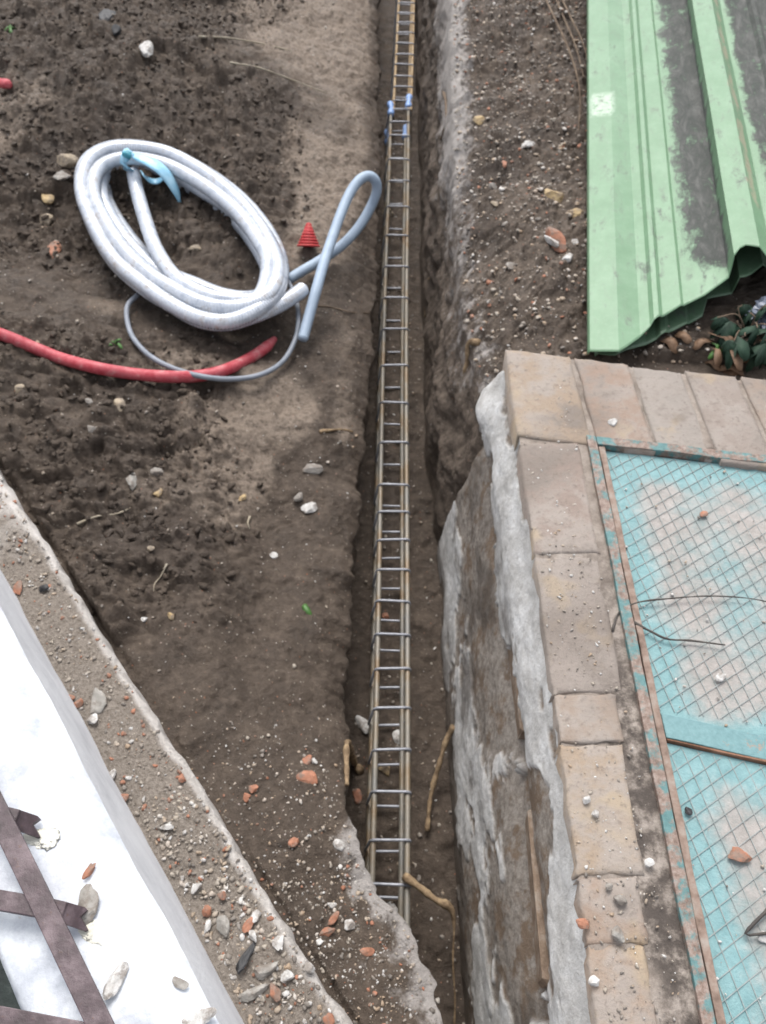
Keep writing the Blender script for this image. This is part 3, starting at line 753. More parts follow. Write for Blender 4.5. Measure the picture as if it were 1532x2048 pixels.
    ends = [(1172, 708, 0), (1240, 703, hc*.4), (1310, 640, 0), (1365, 605, 0), (1410, 585, 0), (1460, 550, 0), (1485, 489, H2), (1532, 496, H2)]
    o, uvm = sheet('corrugated_sheet', O, ends, prof, 'upper pale green corrugated metal sheet with sooty dirt in its troughs', 3.6, 1.0)
    u, v = uvm[..., 0], uvm[..., 1]
    a0, a1 = vat(1372, 600), vat(1460, 550); b0 = vlast+.035
    dirt = ss(a0-.035, a0+.05, v)*ss(a1+.006, a1-.004, v)*(1-.75*ss(.04, -.04, u-.30+.4*(v-a0)))
    dirt = np.maximum(dirt*.9, .85*ss(b0-.01, b0+.03, v)*ss(b0+.30, b0+.2, v)*ss(.35, .8, u)); dirt = np.maximum(dirt, .22)
    attr(o, 'dirt', dirt)
    attr(o, 'tan', .75*np.exp(-((v-(vlast+.012))/.018)**2)*ss(.3, .5, u))
    up, vp = uvof(1205, 215, O); attr(o, 'patch', (np.abs(u-up) < .06)*(np.abs(v-vp) < .035)*1.0)
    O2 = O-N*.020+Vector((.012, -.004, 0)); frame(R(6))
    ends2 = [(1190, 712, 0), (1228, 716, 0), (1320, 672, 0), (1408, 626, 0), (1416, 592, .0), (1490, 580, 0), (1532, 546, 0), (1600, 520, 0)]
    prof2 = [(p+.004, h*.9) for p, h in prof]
    o2, uv2 = sheet('corrugated_sheet', O2, ends2, prof2, 'lower green corrugated metal sheet, painted darker for shade, mostly hidden under the pale one', 3.5, 2.0, .0012, .55)  # paint darkened to stand in for the shade under the upper sheet
    attr(o2, 'dirt', .28+0*uv2[..., 0]); attr(o2, 'tan', 0*uv2[..., 0]); attr(o2, 'patch', 0*uv2[..., 0])  # even extra dirt, also there to deepen the painted shade
sheets()

# ------------------------------------------------------------------ rebar cages
def cages():
    M = Mat('rusty grey steel', .45, .5); w = M.world(); a = M.noise(w, 9, 5, .6); b = M.noise(w, 90, 5, .7)
    c = M.ramp(a, [(.35, (.185, .18, .165)), (.50, (.225, .20, .16)), (.60, (.21, .155, .095)), (.72, (.16, .095, .05))])
    c = M.mix(M.math('MULTIPLY', M.sm(b, .5, .7), .6), c, (.20, .165, .13, 1)); M.color(c); M.p.inputs['Metallic'].default_value = .1; M.bump(b, .001, .6)
    Mr = Mat('rusty brown steel', .6, .4); w = Mr.world(); b = Mr.noise(w, 40, 5, .7)
    Mr.color(Mr.ramp(b, [(.3, (.22, .14, .07)), (.5, (.36, .26, .15)), (.7, (.40, .34, .25))])); Mr.p.inputs['Metallic'].default_value = .2
    Ms = Mat('bright steel wire', .38, .5); w = Ms.world(); b = Ms.noise(w, 60, 4, .6)
    Ms.color(Ms.ramp(b, [(.3, (.22, .23, .255)), (.7, (.37, .38, .42))])); Ms.p.inputs['Metallic'].default_value = .2
    Mb = simple('blue plastic', [(.20, .33, .62), (.28, .42, .72)], 30, .4, .5, 0)
    HT = -.25; hgt = .083; wid = .0765; lean = .0115
    def axis(px0, py0, px1, py1):
        p0 = P(px0, py0, HT); p1 = P(px1, py1, HT); return p0, (p1-p0).normalized()
    def cage(name, lab, p0, d, y0, y1, sty, rb, st_mat, mat, caps, sway=.0):
        side = Vector((d.y, -d.x, 0)); org = p0+d*((y0-p0.y)/d.y); root = empty(name, (org.x, org.y, HT-hgt), lab, 'rebar cage', 'rebar cages laid along the trench')
        def at(y, s, z): 
            p = p0+d*((y-p0.y)/d.y)+side*(s+lean*z/hgt+sway*math.sin(y*2.2)); p.z = HT+z+.004*math.sin(y*1.7); return p
        for s in (-1, 1):
            for zz in (0, -hgt):
                e0 = y0+(.02*s); e1 = y1+(.03*s if zz == 0 else -.09+.02*s)
                ys = np.arange(e0, e1, .0042); pts = [tuple(at(y, s*wid/2, zz)) for y in ys]
                rr = np.where(np.arange(len(ys)) % 2 == 0, rb, rb*.86)
                V, F = tube(pts, lambda s_, L: rr, 8, raw=True)
                b_ = put(mk('longitudinal_bar', V, F, mat, None, True), root)
                if caps:
                    V, F = tube([tuple(at(e1-.045, s*wid/2, zz)), tuple(at(e1+.004, s*wid/2, zz+.003)), tuple(at(e1+.045, s*wid/2+.004*s, zz+.002))], lambda s_, L: rb*(1.75+.35*np.sin(s_/L*9)), 10, .006)
                    fixn(mk('bar_cap', V, F, Mb, b_))
        # one stirrup, shared by all
        rw = .0034; a = wid/2+rb*.75+rw*.4; t = rb*.9+rw; pts = []
        cor = [(-a, t), (a, t), (a, -hgt-t), (-a, -hgt-t)]
        for k, (cx, cz) in enumerate(cor):
            for th in np.linspace(0, math.pi/2, 5):
                rr_ = .012; ang = math.pi-k*math.pi/2-th
                qx = cx-math.copysign(rr_, cx); qz = cz-(rr_ if k < 2 else -rr_)
                pts.append((qx+rr_*math.cos(ang)+lean*(qz+rr_*math.sin(ang))/hgt, 0, qz+rr_*math.sin(ang)))
        pts.append(pts[0])
        V, F = tube(pts, rw, 6, raw=True)
        me = None
        for y in sty:
            if me is None: so = mk('stirrup', V, F, st_mat); me = so.data
            else: so = bpy.data.objects.new('stirrup', me); COL.objects.link(so)
            c = at(y, 0, 0); so.parent = root; so.location = c-root.location
            so.rotation_euler = (random.uniform(-.05, .05), random.uniform(-.02, .02), math.atan2(-d.x, d.y)+random.uniform(-.05, .05))
        return root
    p0, d = axis(777, 1750, 797, 290)
    tops = [1860, 1772, 1683, 1587, 1503, 1420, 1342, 1273, 1207, 1144, 1084, 1028, 974, 889, 809, 734, 661, 598, 535, 473, 415, 364, 321, 274, 247, 222]
    cage('rebar_cage', 'grey steel rebar cage in the trench, nearest, its far ends capped in blue', p0, d, .17, P(785, 212, HT).y, [P(790, y, HT).y for y in tops],   .0074, Ms.m, M.m, True, .003)
    p0, d = axis(802, 222, 814, 0)
    tops = [200, 173, 152, 129, 109, 87, 66, 46, 27, 7]; ys = [P(805, y, HT+.01).y for y in tops]
    ys += [ys[-1]+.11*k for k in range(1, 9)]
    p0.z = HT+.012
    cage('rebar_cage', 'rusty brown rebar cage lying in the far end of the trench', p0, d, P(785, 225, HT).y, ys[-1]+.2, ys, .0070, Ms.m, Mr.m, False, .004)
cages()

# ------------------------------------------------------------------ conduit coil, looped conduit, cable, hoses
def conduits():
    M = Mat('glossy grey white conduit', .16, .6); w = M.world(); b = M.noise(w, 30, 5, .6)
    M.color(M.ramp(b, [(.3, (.34, .375, .44)), (.55, (.52, .555, .61)), (.72, (.36, .33, .31))])); M.p.inputs['Coat Weight'].default_value = 1.0; M.p.inputs['Coat Roughness'].default_value = .06; M.p.inputs['Coat IOR'].default_value = 1.7; M.bump(M.noise(w, 42, 2, .5), .004, .35)
    Mb = Mat('pale blue grey conduit', .5, .4); w = Mb.world(); b = Mb.noise(w, 20, 4, .6)
    Mb.color(Mb.ramp(b, [(.3, (.27, .34, .43)), (.7, (.34, .42, .51))]))
    Mt = simple('blue film strap', [(.20, .48, .66), (.42, .66, .80)], 30, .3, .5, .0015, 60)
    corr = lambda r, pitch, amp=.10: (lambda s, L: r*(1-amp*(.5-.5*np.cos(2*math.pi*s/pitch)))*np.minimum(1, .75+40*np.minimum(s, L-s)))
    RO = .0232
    outer = [(163, 385), (168, 330), (203, 300), (257, 292), (330, 304), (405, 340), (472, 390), (524, 443), (556, 500), (564, 548), (550, 590), (510, 625), (455, 645), (400, 640), (345, 612), (290, 575), (232, 525), (192, 465)]
    inner = [(206, 388), (214, 352), (240, 334), (280, 332), (345, 352), (410, 390), (468, 435), (508, 485), (532, 530), (542, 566), (528, 588), (490, 598), (440, 592), (392, 578), (345, 556), (300, 525), (260, 480), (224, 432)]
    n = len(outer)
    turns = [(.0, .10), (.02, .035), (.55, .035), (1.1, .035), (.9, .078), (.3, .082), (.05, .12), (.6, .125), (1.05, .12)]
    pts = [P(608, 577, .085), P(592, 589, .09), P(556, 611, .10), P(512, 630, .11)]; g = random.Random(3); tot = (len(turns)-1)*n-3; i0 = 12
    for k in range(tot):
        tt = k/n; a = int(min(tt, len(turns)-1.001)); fr = tt-a; fr = ss(.55, 1, fr)
        f = turns[a][0]*(1-fr)+turns[min(a+1, len(turns)-1)][0]*fr; h = turns[a][1]*(1-fr)+turns[min(a+1, len(turns)-1)][1]*fr
        i = (k+i0) % n; f = f+g.uniform(-.05, .05)
        px = outer[i][0]*(1-f)+inner[i][0]*f; py = outer[i][1]*(1-f)+inner[i][1]*f
        pts.append(P(px, py, h+.012+g.uniform(-.003, .003)))
    pts += [P(520, 592, .135), P(470, 601, .14), P(410, 590, .14), P(352, 556, .13), P(313, 500, .115), P(291, 440, .105), P(275, 385, .10), P(266, 344, .10)]
    root = empty('conduit_coil', P(365, 480, 0), 'glossy grey white corrugated conduit wound into an oval coil on the soil', 'conduit coil')
    V, F = tube(pts, corr(RO, .0085), 12, .0024); put(mk('winding', V, F, M.m), root)
    Mc = simple('copper wire ends', [(.32, .18, .12), (.50, .32, .24)], 60, .4, .5, 0)
    for dx, dy in ((-2, -12), (12, -4)):
        V, F = tube([P(267+dx*.3, 346, .10), P(268+dx, 340+dy, .108)], .004, 6, .006); put(fixn(mk('wire_end', V, F, Mc)), root)
    # blue film strap round the strands, with a long tail
    def ribbon(name, cs, wds, t=.0015):
        A = [Vector(c) for c in cs]; V = []; F = []; n_ = len(A)
        for i, p in enumerate(A):
            d = (A[min(i+1, n_-1)]-A[max(i-1, 0)]).normalized(); s = d.cross(Vector((.15, -.35, .9))).normalized(); u = s.cross(d)
            for a, b in ((-1, -1), (-.3, .2), (.4, -.1), (1, .5)): V.append(p+s*(a*wds[i]/2)+u*(b*wds[i]*.12+t))
            for a, b in ((1, .5), (.4, -.1), (-.3, .2), (-1, -1)): V.append(p+s*(a*wds[i]/2)+u*(b*wds[i]*.12-t))
        for i in range(n_-1):
            for k in range(8): F.append((8*i+k, 8*i+(k+1) % 8, 8*i+8+(k+1) % 8, 8*i+8+k))
        F += [tuple(range(7, -1, -1)), tuple(8*(n_-1)+k for k in range(8))]
        return put(fixn(mk(name, V, F, Mt)), root)
    sp, _ = spline([P(262, 306, .165), P(275, 312, .178), P(297, 322, .172), P(322, 338, .155), P(340, 360, .125), P(353, 385, .09), P(360, 407, .055)], .012)
    ribbon('strap_tail', sp, [.012+.030*math.sin(min(1, i/(len(sp)-1)*1.08)*math.pi)**.6 for i in range(len(sp))])
    sp, _ = spline([P(262, 302, .185), P(249, 312, .185), P(250, 326, .165), P(257, 338, .13), P(266, 346, .09)], .012)
    ribbon('strap_loop', sp, [.028+.006*math.sin(i*1.7) for i in range(len(sp))])
    sp, _ = spline([P(284, 346, .15), P(296, 359, .115), P(312, 363, .10), P(326, 356, .115), P(332, 346, .14)], .012)
    ribbon('strap_loop', sp, [.024]*len(sp))
    V, F = lump(.021, .9, 5, 2, (1, .9, .9)); kp = P(256, 312, .185); put(mk('strap_knot', [(kp.x+x, kp.y+y, kp.z+z) for x, y, z in V], F, simple('teal film knot', [(.02, .20, .27), (.08, .34, .42)], 60, .35, .5, .003, 90)), root)
    # looped blue grey conduit
    path = [P(575, 560, .035), P(600, 545, .033), P(640, 521, .028), P(682, 492, .024), P(716, 456, .03), P(741, 415, .06), P(753, 384, .10), P(751, 362, .135), P(737, 352, .155), P(718, 361, .155), P(699, 388, .14), P(680, 432, .12), P(663, 480, .105), P(648, 525, .098), P(634, 575, .09), P(620, 625, .06), P(605, 680, .03)]
    V, F = tube(path, corr(.0165, .0062, .08), 12, .0024); tag(centre(fixn(mk('looped_conduit', V, F, Mb.m))), 'matt blue grey corrugated conduit bent into a narrow loop beside the trench', 'conduit')
    Mg = simple('grey cable', [(.17, .19, .22), (.25, .27, .31)], 20, .45, .4, 0)
    cb = [(575, 560, .04), (592, 600, .05), (597, 640, .055), (590, 680, .05), (566, 722, .035), (525, 748, .022), (470, 758, .020), (410, 754, .03), (350, 738, .026), (300, 712, .022), (266, 675, .022), (254, 638, .022), (256, 610, .025), (275, 590, .03)]
    def over(px, py, dz):
        p = hit(px, py); return P(px, py, p.z+dz)
    V, F = tube([over(x, y, z) for x, y, z in cb], .0075, 10, .008); tag(centre(fixn(mk('cable', V, F, Mg))), 'thin grey cable curving under the coil and over the red hose', 'cable')
    Mr = Mat('red hose', .5, .4); w = Mr.world(); b = Mr.noise(w, 35, 5, .7)
    Mr.color(Mr.ramp(b, [(.35, (.36, .035, .05)), (.55, (.45, .09, .105)), (.72, (.46, .24, .23))])); Mr.bump(b, .001, .4)
    hs_ = [(-60, 652), (0, 668), (60, 692), (120, 716), (190, 735), (260, 747), (330, 753), (395, 752), (450, 740), (500, 716), (530, 696), (549, 678)]
    V, F = tube([over(x, y, .012) for x, y in hs_], lambda s, L: .0165*np.minimum(1, .55+9*(L-s)), 12, .01); tag(centre(fixn(mk('red_hose', V, F, Mr.m))), 'red plastic hose lying across the soil below the coil', 'hose')
    V, F = tube([over(x, y, .012) for x, y in ((-50, 158), (-20, 165), (4, 168), (18, 169))], lambda s, L: .019*np.minimum(1, .6+12*(L-s)), 12, .01); tag(centre(fixn(mk('red_hose', V, F, Mr.m))), 'rounded end of a red hose poking in at the upper left', 'hose')
    # red ribbed cone
    Mq = Mat('red rubber', .6, .4); qn = Mq.noise(Mq.world(), 90, 4, .7); Mq.color(Mq.ramp(qn, [(.35, (.36, .03, .035)), (.55, (.52, .05, .05)), (.75, (.34, .14, .11))]))
    base = hit(618, 505); ax = Vector((.02, .45, .55)).normalized(); s1 = ax.cross(Vector((1, 0, 0))).normalized(); s2 = ax.cross(s1)
    V = []; F = []; nn = 24; prof = []
    for k in range(8):
        r0 = .036-.0038*k; z0 = .0088*k
        prof += [(r0, z0), (r0*1.03, z0+.003), (r0*.98, z0+.006), (r0*.84, z0+.0068), (r0*.82, z0+.0086)]
    prof.append((.0015, .073))
    c0 = base+Vector((0, 0, .022))
    for r_, z_ in prof:
        for i in range(nn):
            th = i*2*math.pi/nn; V.append(c0+ax*z_+(s1*math.cos(th)+s2*math.sin(th))*r_)
    for k in range(len(prof)-1):
        for i in range(nn): F.append((k*nn+i, k*nn+(i+1) % nn, (k+1)*nn+(i+1) % nn, (k+1)*nn+i))
    F.append(tuple(range(nn-1, -1, -1)))
    tag(centre(fixn(mk('ribbed_cone', V, F, Mq.m))), 'small red ribbed rubber cone between the coil and looped conduit', 'rubber cone')
conduits()

# ------------------------------------------------------------------ sticks, roots, wires
WOOD = simple('peeled wood', [(.09, .06, .035), (.22, .155, .095), (.38, .28, .165)], 45, .85, .2, .004, 120)
BARK = simple('brown root', [(.10, .07, .05), (.21, .16, .115)], 30, .85, .2, .002, 90)
STRAW = simple('dry straw', [(.24, .20, .14), (.38, .34, .27)], 30, .75, .25, 0)
DARKW = simple('dark wire', [(.035, .03, .028), (.08, .07, .06)], 30, .6, .3, 0)
def onsoil(px, py, dz=.004):
    p = hit(px, py); return p+Vector((0, 0, dz))
def stick(name, pts, r, mat, label, cat, group=None, taper=.5, n=8):
    V, F = tube(pts, lambda s, L: r*((1-(1-taper)*s/L) if taper > .3 else (1-(1-taper)*ss(.28, .48, s/L)))*(1+.16*np.sin(s*130)+.13*np.sin(s*57+1)+.08*np.sin(s*310)), n, .008)
    return tag(centre(fixn(mk(name, V, F, mat))), label, cat, group)
stick('stick', [P(854, 1662, -.345), P(862, 1590, -.325), P(878, 1530, -.29), P(893, 1480, -.26), P(908, 1452, -.235)], .0052, WOOD, 'pale broken stick leaning against the rough platform side', 'stick', None, 1.3)
o = stick('root', [P(808, 1752, -.225), P(840, 1775, -.215), P(872, 1800, -.21), P(900, 1815, -.22), P(908, 1850, -.24), P(906, 1920, -.27), P(910, 2000, -.31), P(908, 2060, -.35)], .0080, WOOD, 'pale torn root trailing a thin strand at the near end of the cage', 'root', None, .28)
stick('root', [onsoil(958, 688), onsoil(938, 690, .008), onsoil(935, 715, .008), onsoil(932, 745, .006), onsoil(928, 764)], .008, WOOD, 'short pale bent root piece left of the platform corner', 'root', None, .9)
stick('root', [onsoil(640, 866), onsoil(662, 864, .007), onsoil(690, 863, .007), onsoil(706, 866)], .005, WOOD, 'short pale root on the soil left of the cage', 'root')
stick('root', [onsoil(872, 365, .01), onsoil(862, 400, .012), onsoil(858, 440, .014), onsoil(852, 480, .012), onsoil(848, 520, .01), onsoil(846, 560, .008)], .006, BARK, 'long brown root hanging down the right trench bank', 'root')
stick('root', [onsoil(884, 180, .012), onsoil(892, 215, .014), onsoil(890, 260, .012), onsoil(876, 300, .012), onsoil(868, 340, .01)], .007, BARK, 'curved brown root at the far part of the right trench bank', 'root')
stick('root', [onsoil(860, 560, .01), onsoil(852, 600, .012), onsoil(850, 640, .012)], .006, WOOD, 'short upright pale root on the right trench bank', 'root')
stick('root', [onsoil(722, 1545, .01), onsoil(708, 1528, .014), onsoil(700, 1548, .014), onsoil(694, 1572, .006)], .009, WOOD, 'curled yellowish root chip on the left trench edge', 'root', None, .6)
stick('twig', [onsoil(155, 1050), onsoil(195, 1035), onsoil(235, 1030), onsoil(262, 1018)], .003, STRAW, 'thin forked straw on the trodden soil', 'twig')
stick('twig', [onsoil(335, 1130), onsoil(322, 1155), onsoil(310, 1170), onsoil(308, 1185)], .0022, STRAW, 'short thin grass stalk low on the trodden soil', 'twig')
stick('twig', [onsoil(500, 1035), onsoil(496, 1048), onsoil(500, 1060)], .003, STRAW, 'tiny curled straw near the middle of the soil', 'twig')
stick('twig', [onsoil(612, 612), onsoil(660, 616), onsoil(700, 626), onsoil(740, 628)], .0025, BARK, 'thin brown rootlet on the soil right of the conduit end', 'twig')
stick('wire', [onsoil(398, 79, .010), onsoil(455, 84, .016), onsoil(520, 93, .012), onsoil(584, 106, .008)], .0042, STRAW, 'upper of two thin pale wires on the far soil', 'wire')
stick('wire', [onsoil(460, 131, .010), onsoil(520, 145, .016), onsoil(590, 168, .012), onsoil(652, 190, .008)], .0042, STRAW, 'lower of two thin pale wires on the far soil', 'wire')
for k, pp in enumerate([[(1088, 0), (1105, 45), (1130, 100), (1150, 150), (1160, 200), (1156, 272)], [(1108, 0), (1130, 60), (1150, 110), (1166, 165)], [(1120, 0), (1140, 50), (1160, 95), (1174, 130)]]):
    stick('dead_vine', [onsoil(x, y, .012+.012*math.sin(i)) for i, (x, y) in enumerate(pp)], .0038, BARK, ['longest brown dead vine beside the green sheet', 'middle brown dead vine beside the green sheet', 'shortest brown dead vine, touching the green sheet'][k], 'vine', 'dead vines beside the green sheet', .6)
zH = .4195
stick('wire', [P(x, y, zH+.004) for x, y in ((1225, 1262), (1238, 1225), (1275, 1205), (1340, 1197), (1420, 1192), (1500, 1197), (1560, 1210))], .0019, DARKW, 'dark thin wire curving across the teal hatch', 'wire')
stick('twig', [P(x, y, zH+.003) for x, y in ((1258, 1240), (1300, 1262), (1335, 1278), (1380, 1281), (1450, 1290))], .0026, DARKW, 'dark straight twig on the upper hatch panel', 'twig')
stick('wire', [P(x, y, zH+.004) for x, y in ((1560, 1800), (1525, 1830), (1490, 1868), (1510, 1869), (1545, 1865))], .0034, DARKW, 'bent dark wire hook at the right of the lower hatch panel', 'wire')

# ------------------------------------------------------------------ single stones, brick chips, leaves
def stone(px, py, size, kind, label, sc=(1, 1, .65), z=None, cat=None, group=None, rz=None, seed=None):
    """size in pixels of the photograph"""
    p = hit(px, py) if z is None else P(px, py, z)
    dist = (p-Vector((0, 0, CZ))).length; r = .5*size*dist/FPX*1.0
    sd_ = seed if seed is not None else int(px*13+py*7)
    V, F = lump(r*1.22, .35, sd_, 2, tuple(1+(c-1)*.75 for c in sc[:2])+(sc[2],))
    name = {'brick': 'brick_chip', 'concrete': 'concrete_chunk', 'black': 'slag_lump'}.get(kind, 'stone')
    o = mk(name, V, F, STONE[kind], None, False); o.location = p+Vector((0, 0, r*sc[2]*(.22 if z is None else .40)))
    o.rotation_euler = (random.uniform(-.2, .2), random.uniform(-.2, .2), rz if rz is not None else random.uniform(0, 6))
    tag(o, label, cat or {'brick': 'brick chip', 'concrete': 'concrete chunk', 'black': 'slag'}.get(kind, 'stone'), group)
    return o
stone(212, 36, 32, 'black', 'black slag lump on the soil mound at the top left')
stone(232, 62, 17, 'black', 'small black slag bit below the big black lump')
stone(290, 100, 34, 'white', 'white jagged shard on the soil mound', (.7, 1.2, .5), rz=.3)
stone(1055, 291, 30, 'white', 'smooth white oblong stone between trench and green sheet', (1.25, .7, .6), rz=.6)
stone(958, 243, 20, 'yellow', 'cream yellow pebble on the grey crust right of the trench')
stone(1108, 398, 46, 'yellow', 'large yellow sandstone lump left of the green sheet', (.75, 1.1, .7))
stone(1152, 428, 34, 'yellow', 'flat brown yellow stone touching the green sheet edge', (1.1, .7, .4))
stone(990, 410, 20, 'beige', 'upright buff pebble on the right soil bank', (.5, 1.1, .6), rz=0)
stone(985, 378, 20, 'grey', 'pale grey pebble on the right soil bank')
stone(1112, 484, 44, 'brick', 'orange brick fragment with white mortar side', (.65, 1.3, .5), rz=.7)
stone(1100, 484, 30, 'white', 'white mortar flake stuck beside the orange brick fragment', (.45, 1.3, .6), rz=.6)
stone(1135, 520, 22, 'white', 'white lump below the orange brick fragment')
stone(1148, 485, 18, 'white', 'white chip above right of the orange brick fragment', (.6, 1.2, .6), rz=.4)
stone(1022, 535, 22, 'grey', 'light grey pebble below the middle of the right bank')
stone(1158, 295, 14, 'brick', 'small orange chip beside the green sheet edge', group=None)
stone(1008, 330, 17, 'brick', 'small orange brick chip above the yellow sandstone lump')
stone(995, 590, 16, 'beige', 'buff pebble low on the right bank above the platform')
stone(980, 565, 13, 'brick', 'tiny orange chip low on the right bank')
stone(133, 326, 34, 'beige', 'largest beige pebble just left of the coil', (1.1, .8, .7))
stone(128, 357, 27, 'grey', 'grey pebble second down the row left of the coil', (1.1, .9, .7))
stone(97, 401, 25, 'yellow', 'cream pebble third down the row left of the coil')
stone(96, 443, 24, 'beige', 'beige pebble lowest of the row left of the coil')
stone(105, 502, 34, 'brick', 'pinkish orange brick sliver left of the coil', (.55, 1.5, .4), rz=-.3)
stone(393, 500, 20, 'beige', 'round pebble inside the coil')
stone(238, 814, 32, 'beige', 'round beige stone below the red hose')
stone(178, 803, 14, 'grey', 'small grey pebble left of the round beige stone')
stone(182, 858, 18, 'grey', 'wet grey pebble below the round beige stone')
stone(40, 780, 20, 'beige', 'buff pebble near the left edge below the red hose')
stone(620, 1016, 32, 'white', 'white triangular shard left of the trench', (.85, 1.1, .5))
stone(598, 993, 20, 'grey', 'grey pebble above left of the white triangular shard')
stone(264, 964, 32, 'concrete', 'pale flat chip high on the trodden soil', (1.1, .7, .4))
stone(316, 990, 24, 'yellow', 'orange yellow pebble on the trodden soil', (1.1, .8, .6))
stone(312, 945, 24, 'grey', 'dark grey pebble beside the pale flat chip')
stone(483, 998, 20, 'yellow', 'yellowish pebble in the middle of the soil', (1.3, .7, .6))
stone(300, 1098, 16, 'beige', 'tiny cream pebble in the middle of the trodden soil')
stone(622, 940, 30, 'grey', 'long grey stone on the soil left of the trench', (1.4, .6, .5), rz=0)
stone(548, 1112, 14, 'white', 'pinkish white pebble on the lower soil slope')
stone(343, 1233, 16, 'yellow', 'small orange pebble on the lower soil')
stone(290, 1240, 17, 'white', 'small whitish pebble on the lower soil beside the pavement')
stone(795, 1476, 24, 'white', 'round white pebble on the trench floor inside the cage')
stone(770, 1540, 26, 'yellow', 'round yellowish stone on the trench floor inside the cage')
stone(724, 1450, 30, 'white', 'white smeared stone at the left of the trench floor', (.7, 1.2, .5))
stone(712, 1590, 24, 'brick', 'orange brick chip at the left of the trench floor', (1.2, .7, .6))
stone(770, 1232, 18, 'brick', 'orange brick chip on the trench floor under the cage', (1.1, .9, .6))
stone(787, 1815, 22, 'white', 'flat white chip on the trench floor at the near end', (1.3, .6, .4))
stone(775, 425, 26, 'beige', 'buff stone on the trench floor near the looped conduit')
stone(612, 1556, 40, 'brick', 'largest orange brick chip on the soil left of the trench', (.75, 1.2, .4), rz=.5)
stone(615, 1520, 22, 'brick', 'orange chip just above the largest one by the trench')
stone(630, 1524, 15, 'white', 'white bead-sized stone touching an orange chip')
stone(590, 1684, 22, 'brick', 'single orange chip on the cement crust')
stone(493, 1595, 16, 'brick', 'small orange chip beside the pavement edge')
stone(508, 1578, 18, 'brick', 'orange brick crumb right of the pavement edge')
stone(652, 1864, 28, 'brick', 'long orange chip near the bottom of the soil', (1.4, .5, .4), rz=.1)
stone(668, 1838, 22, 'brick', 'slim orange chip standing above the long one', (.5, 1.3, .4), rz=-.5)
stone(735, 1905, 20, 'brick', 'orange crumb on the crust near the bottom centre')
stone(662, 1812, 18, 'white', 'white pebble on the crust near the bottom')
stone(678, 1690, 20, 'white', 'white pebble by the notch in the trench edge')
stone(700, 1850, 22, 'white', 'pale pebble right of the long orange chip')
stone(640, 1885, 16, 'white', 'small white pebble below the long orange chip')
# on the pavement
za = .176
for (x, y, s, k, l, sc) in [
    (197, 1402, 58, 'concrete', 'flat grey concrete flake on the pavement', (1.3, .6, .22)), (186, 1440, 26, 'white', 'white lump below the flat concrete flake', (1, 1, .6)),
    (155, 1408, 22, 'brick', 'red crumb left of the flat concrete flake', (1, 1, .6)), (140, 1395, 18, 'brick', 'small red crumb at the foot of the white wall', (1, 1, .6)),
    (225, 1550, 22, 'white', 'white pebble at the wall foot, middle of the pavement', (.8, 1.2, .6)), (248, 1596, 22, 'brick', 'orange crumb at the wall foot', (1.2, .8, .6)),
    (366, 1558, 20, 'brick', 'orange crumb on the pavement outer edge', (1.1, .8, .5)), (335, 1655, 24, 'white', 'white chip in the middle of the pavement', (1.3, .7, .5)),
    (35, 1178, 30, 'brick', 'orange brick smear at the upper end of the pavement', (1.2, .7, .25)), (90, 1177, 26, 'black', 'round black blob at the upper end of the pavement', (1, .8, .4)),
    (392, 1775, 24, 'white', 'white stone on the rubbly lower pavement', (1.1, .8, .6)), (416, 1823, 24, 'brick', 'orange crumb on the rubbly lower pavement', (1.1, .9, .6)),
    (445, 1790, 20, 'brick', 'orange chip above the rubbly lower pavement stones', (1, 1, .6)), (445, 1855, 34, 'concrete', 'blue grey concrete stone on the lower pavement', (1.2, .9, .6)),
    (415, 1855, 22, 'white', 'white stone left of the blue grey concrete stone', (1, 1, .6)), (497, 1850, 26, 'brick', 'long orange sliver on the lower pavement', (.6, 1.3, .5)),
    (515, 1832, 24, 'white', 'white stone right of the long orange sliver', (1, 1, .6)), (552, 1990, 36, 'brick', 'tall orange brick chip near the bottom of the pavement', (.6, 1.3, .5)),
    (530, 1940, 50, 'concrete', 'grey slaty concrete piece low on the pavement', (.5, 1.4, .4)), (510, 1985, 44, 'concrete', 'lowest grey concrete piece on the pavement', (.55, 1.4, .4)),
    (490, 1920, 44, 'black', 'black charred piece low on the pavement', (.45, 1.6, .4)), (560, 1885, 30, 'white', 'pinkish white stone at the lower pavement edge', (1, .9, .6)),
    (575, 1950, 28, 'white', 'white stone low on the pavement edge', (1, .9, .6)), (620, 1935, 24, 'white', 'white lump on the pavement rim near the bottom', (1, 1, .8)),
    (505, 1872, 22, 'white', 'white crumb among rubble on the lower pavement', (1, 1, .6)), (660, 2040, 30, 'brick', 'orange chip at the very bottom of the pavement', (1, 1, .5))]:
    stone(x, y, s*.82, k, l, sc, z=za)
# on the white wall
for (x, y, s, k, l, sc, rz) in [(178, 1744, 26, 'brick', 'pink brick sliver lying on the white wall', (.5, 1.3, .35), -.6), (172, 1805, 60, 'concrete', 'grey cement blob on the white wall beside the grille', (.55, 1.2, .16), .2),
    (232, 1968, 46, 'white', 'white plaster lump on the white wall near the bottom', (.7, 1.3, .45), .1), (362, 1968, 26, 'concrete', 'flat grey spot of cement on the white wall', (1, 1, .10), 0), (400, 2036, 40, 'white', 'white chip at the bottom of the white wall', (1.3, .6, .3), .4)]:
    stone(x, y, s, k, l, sc, z=.503, rz=rz)
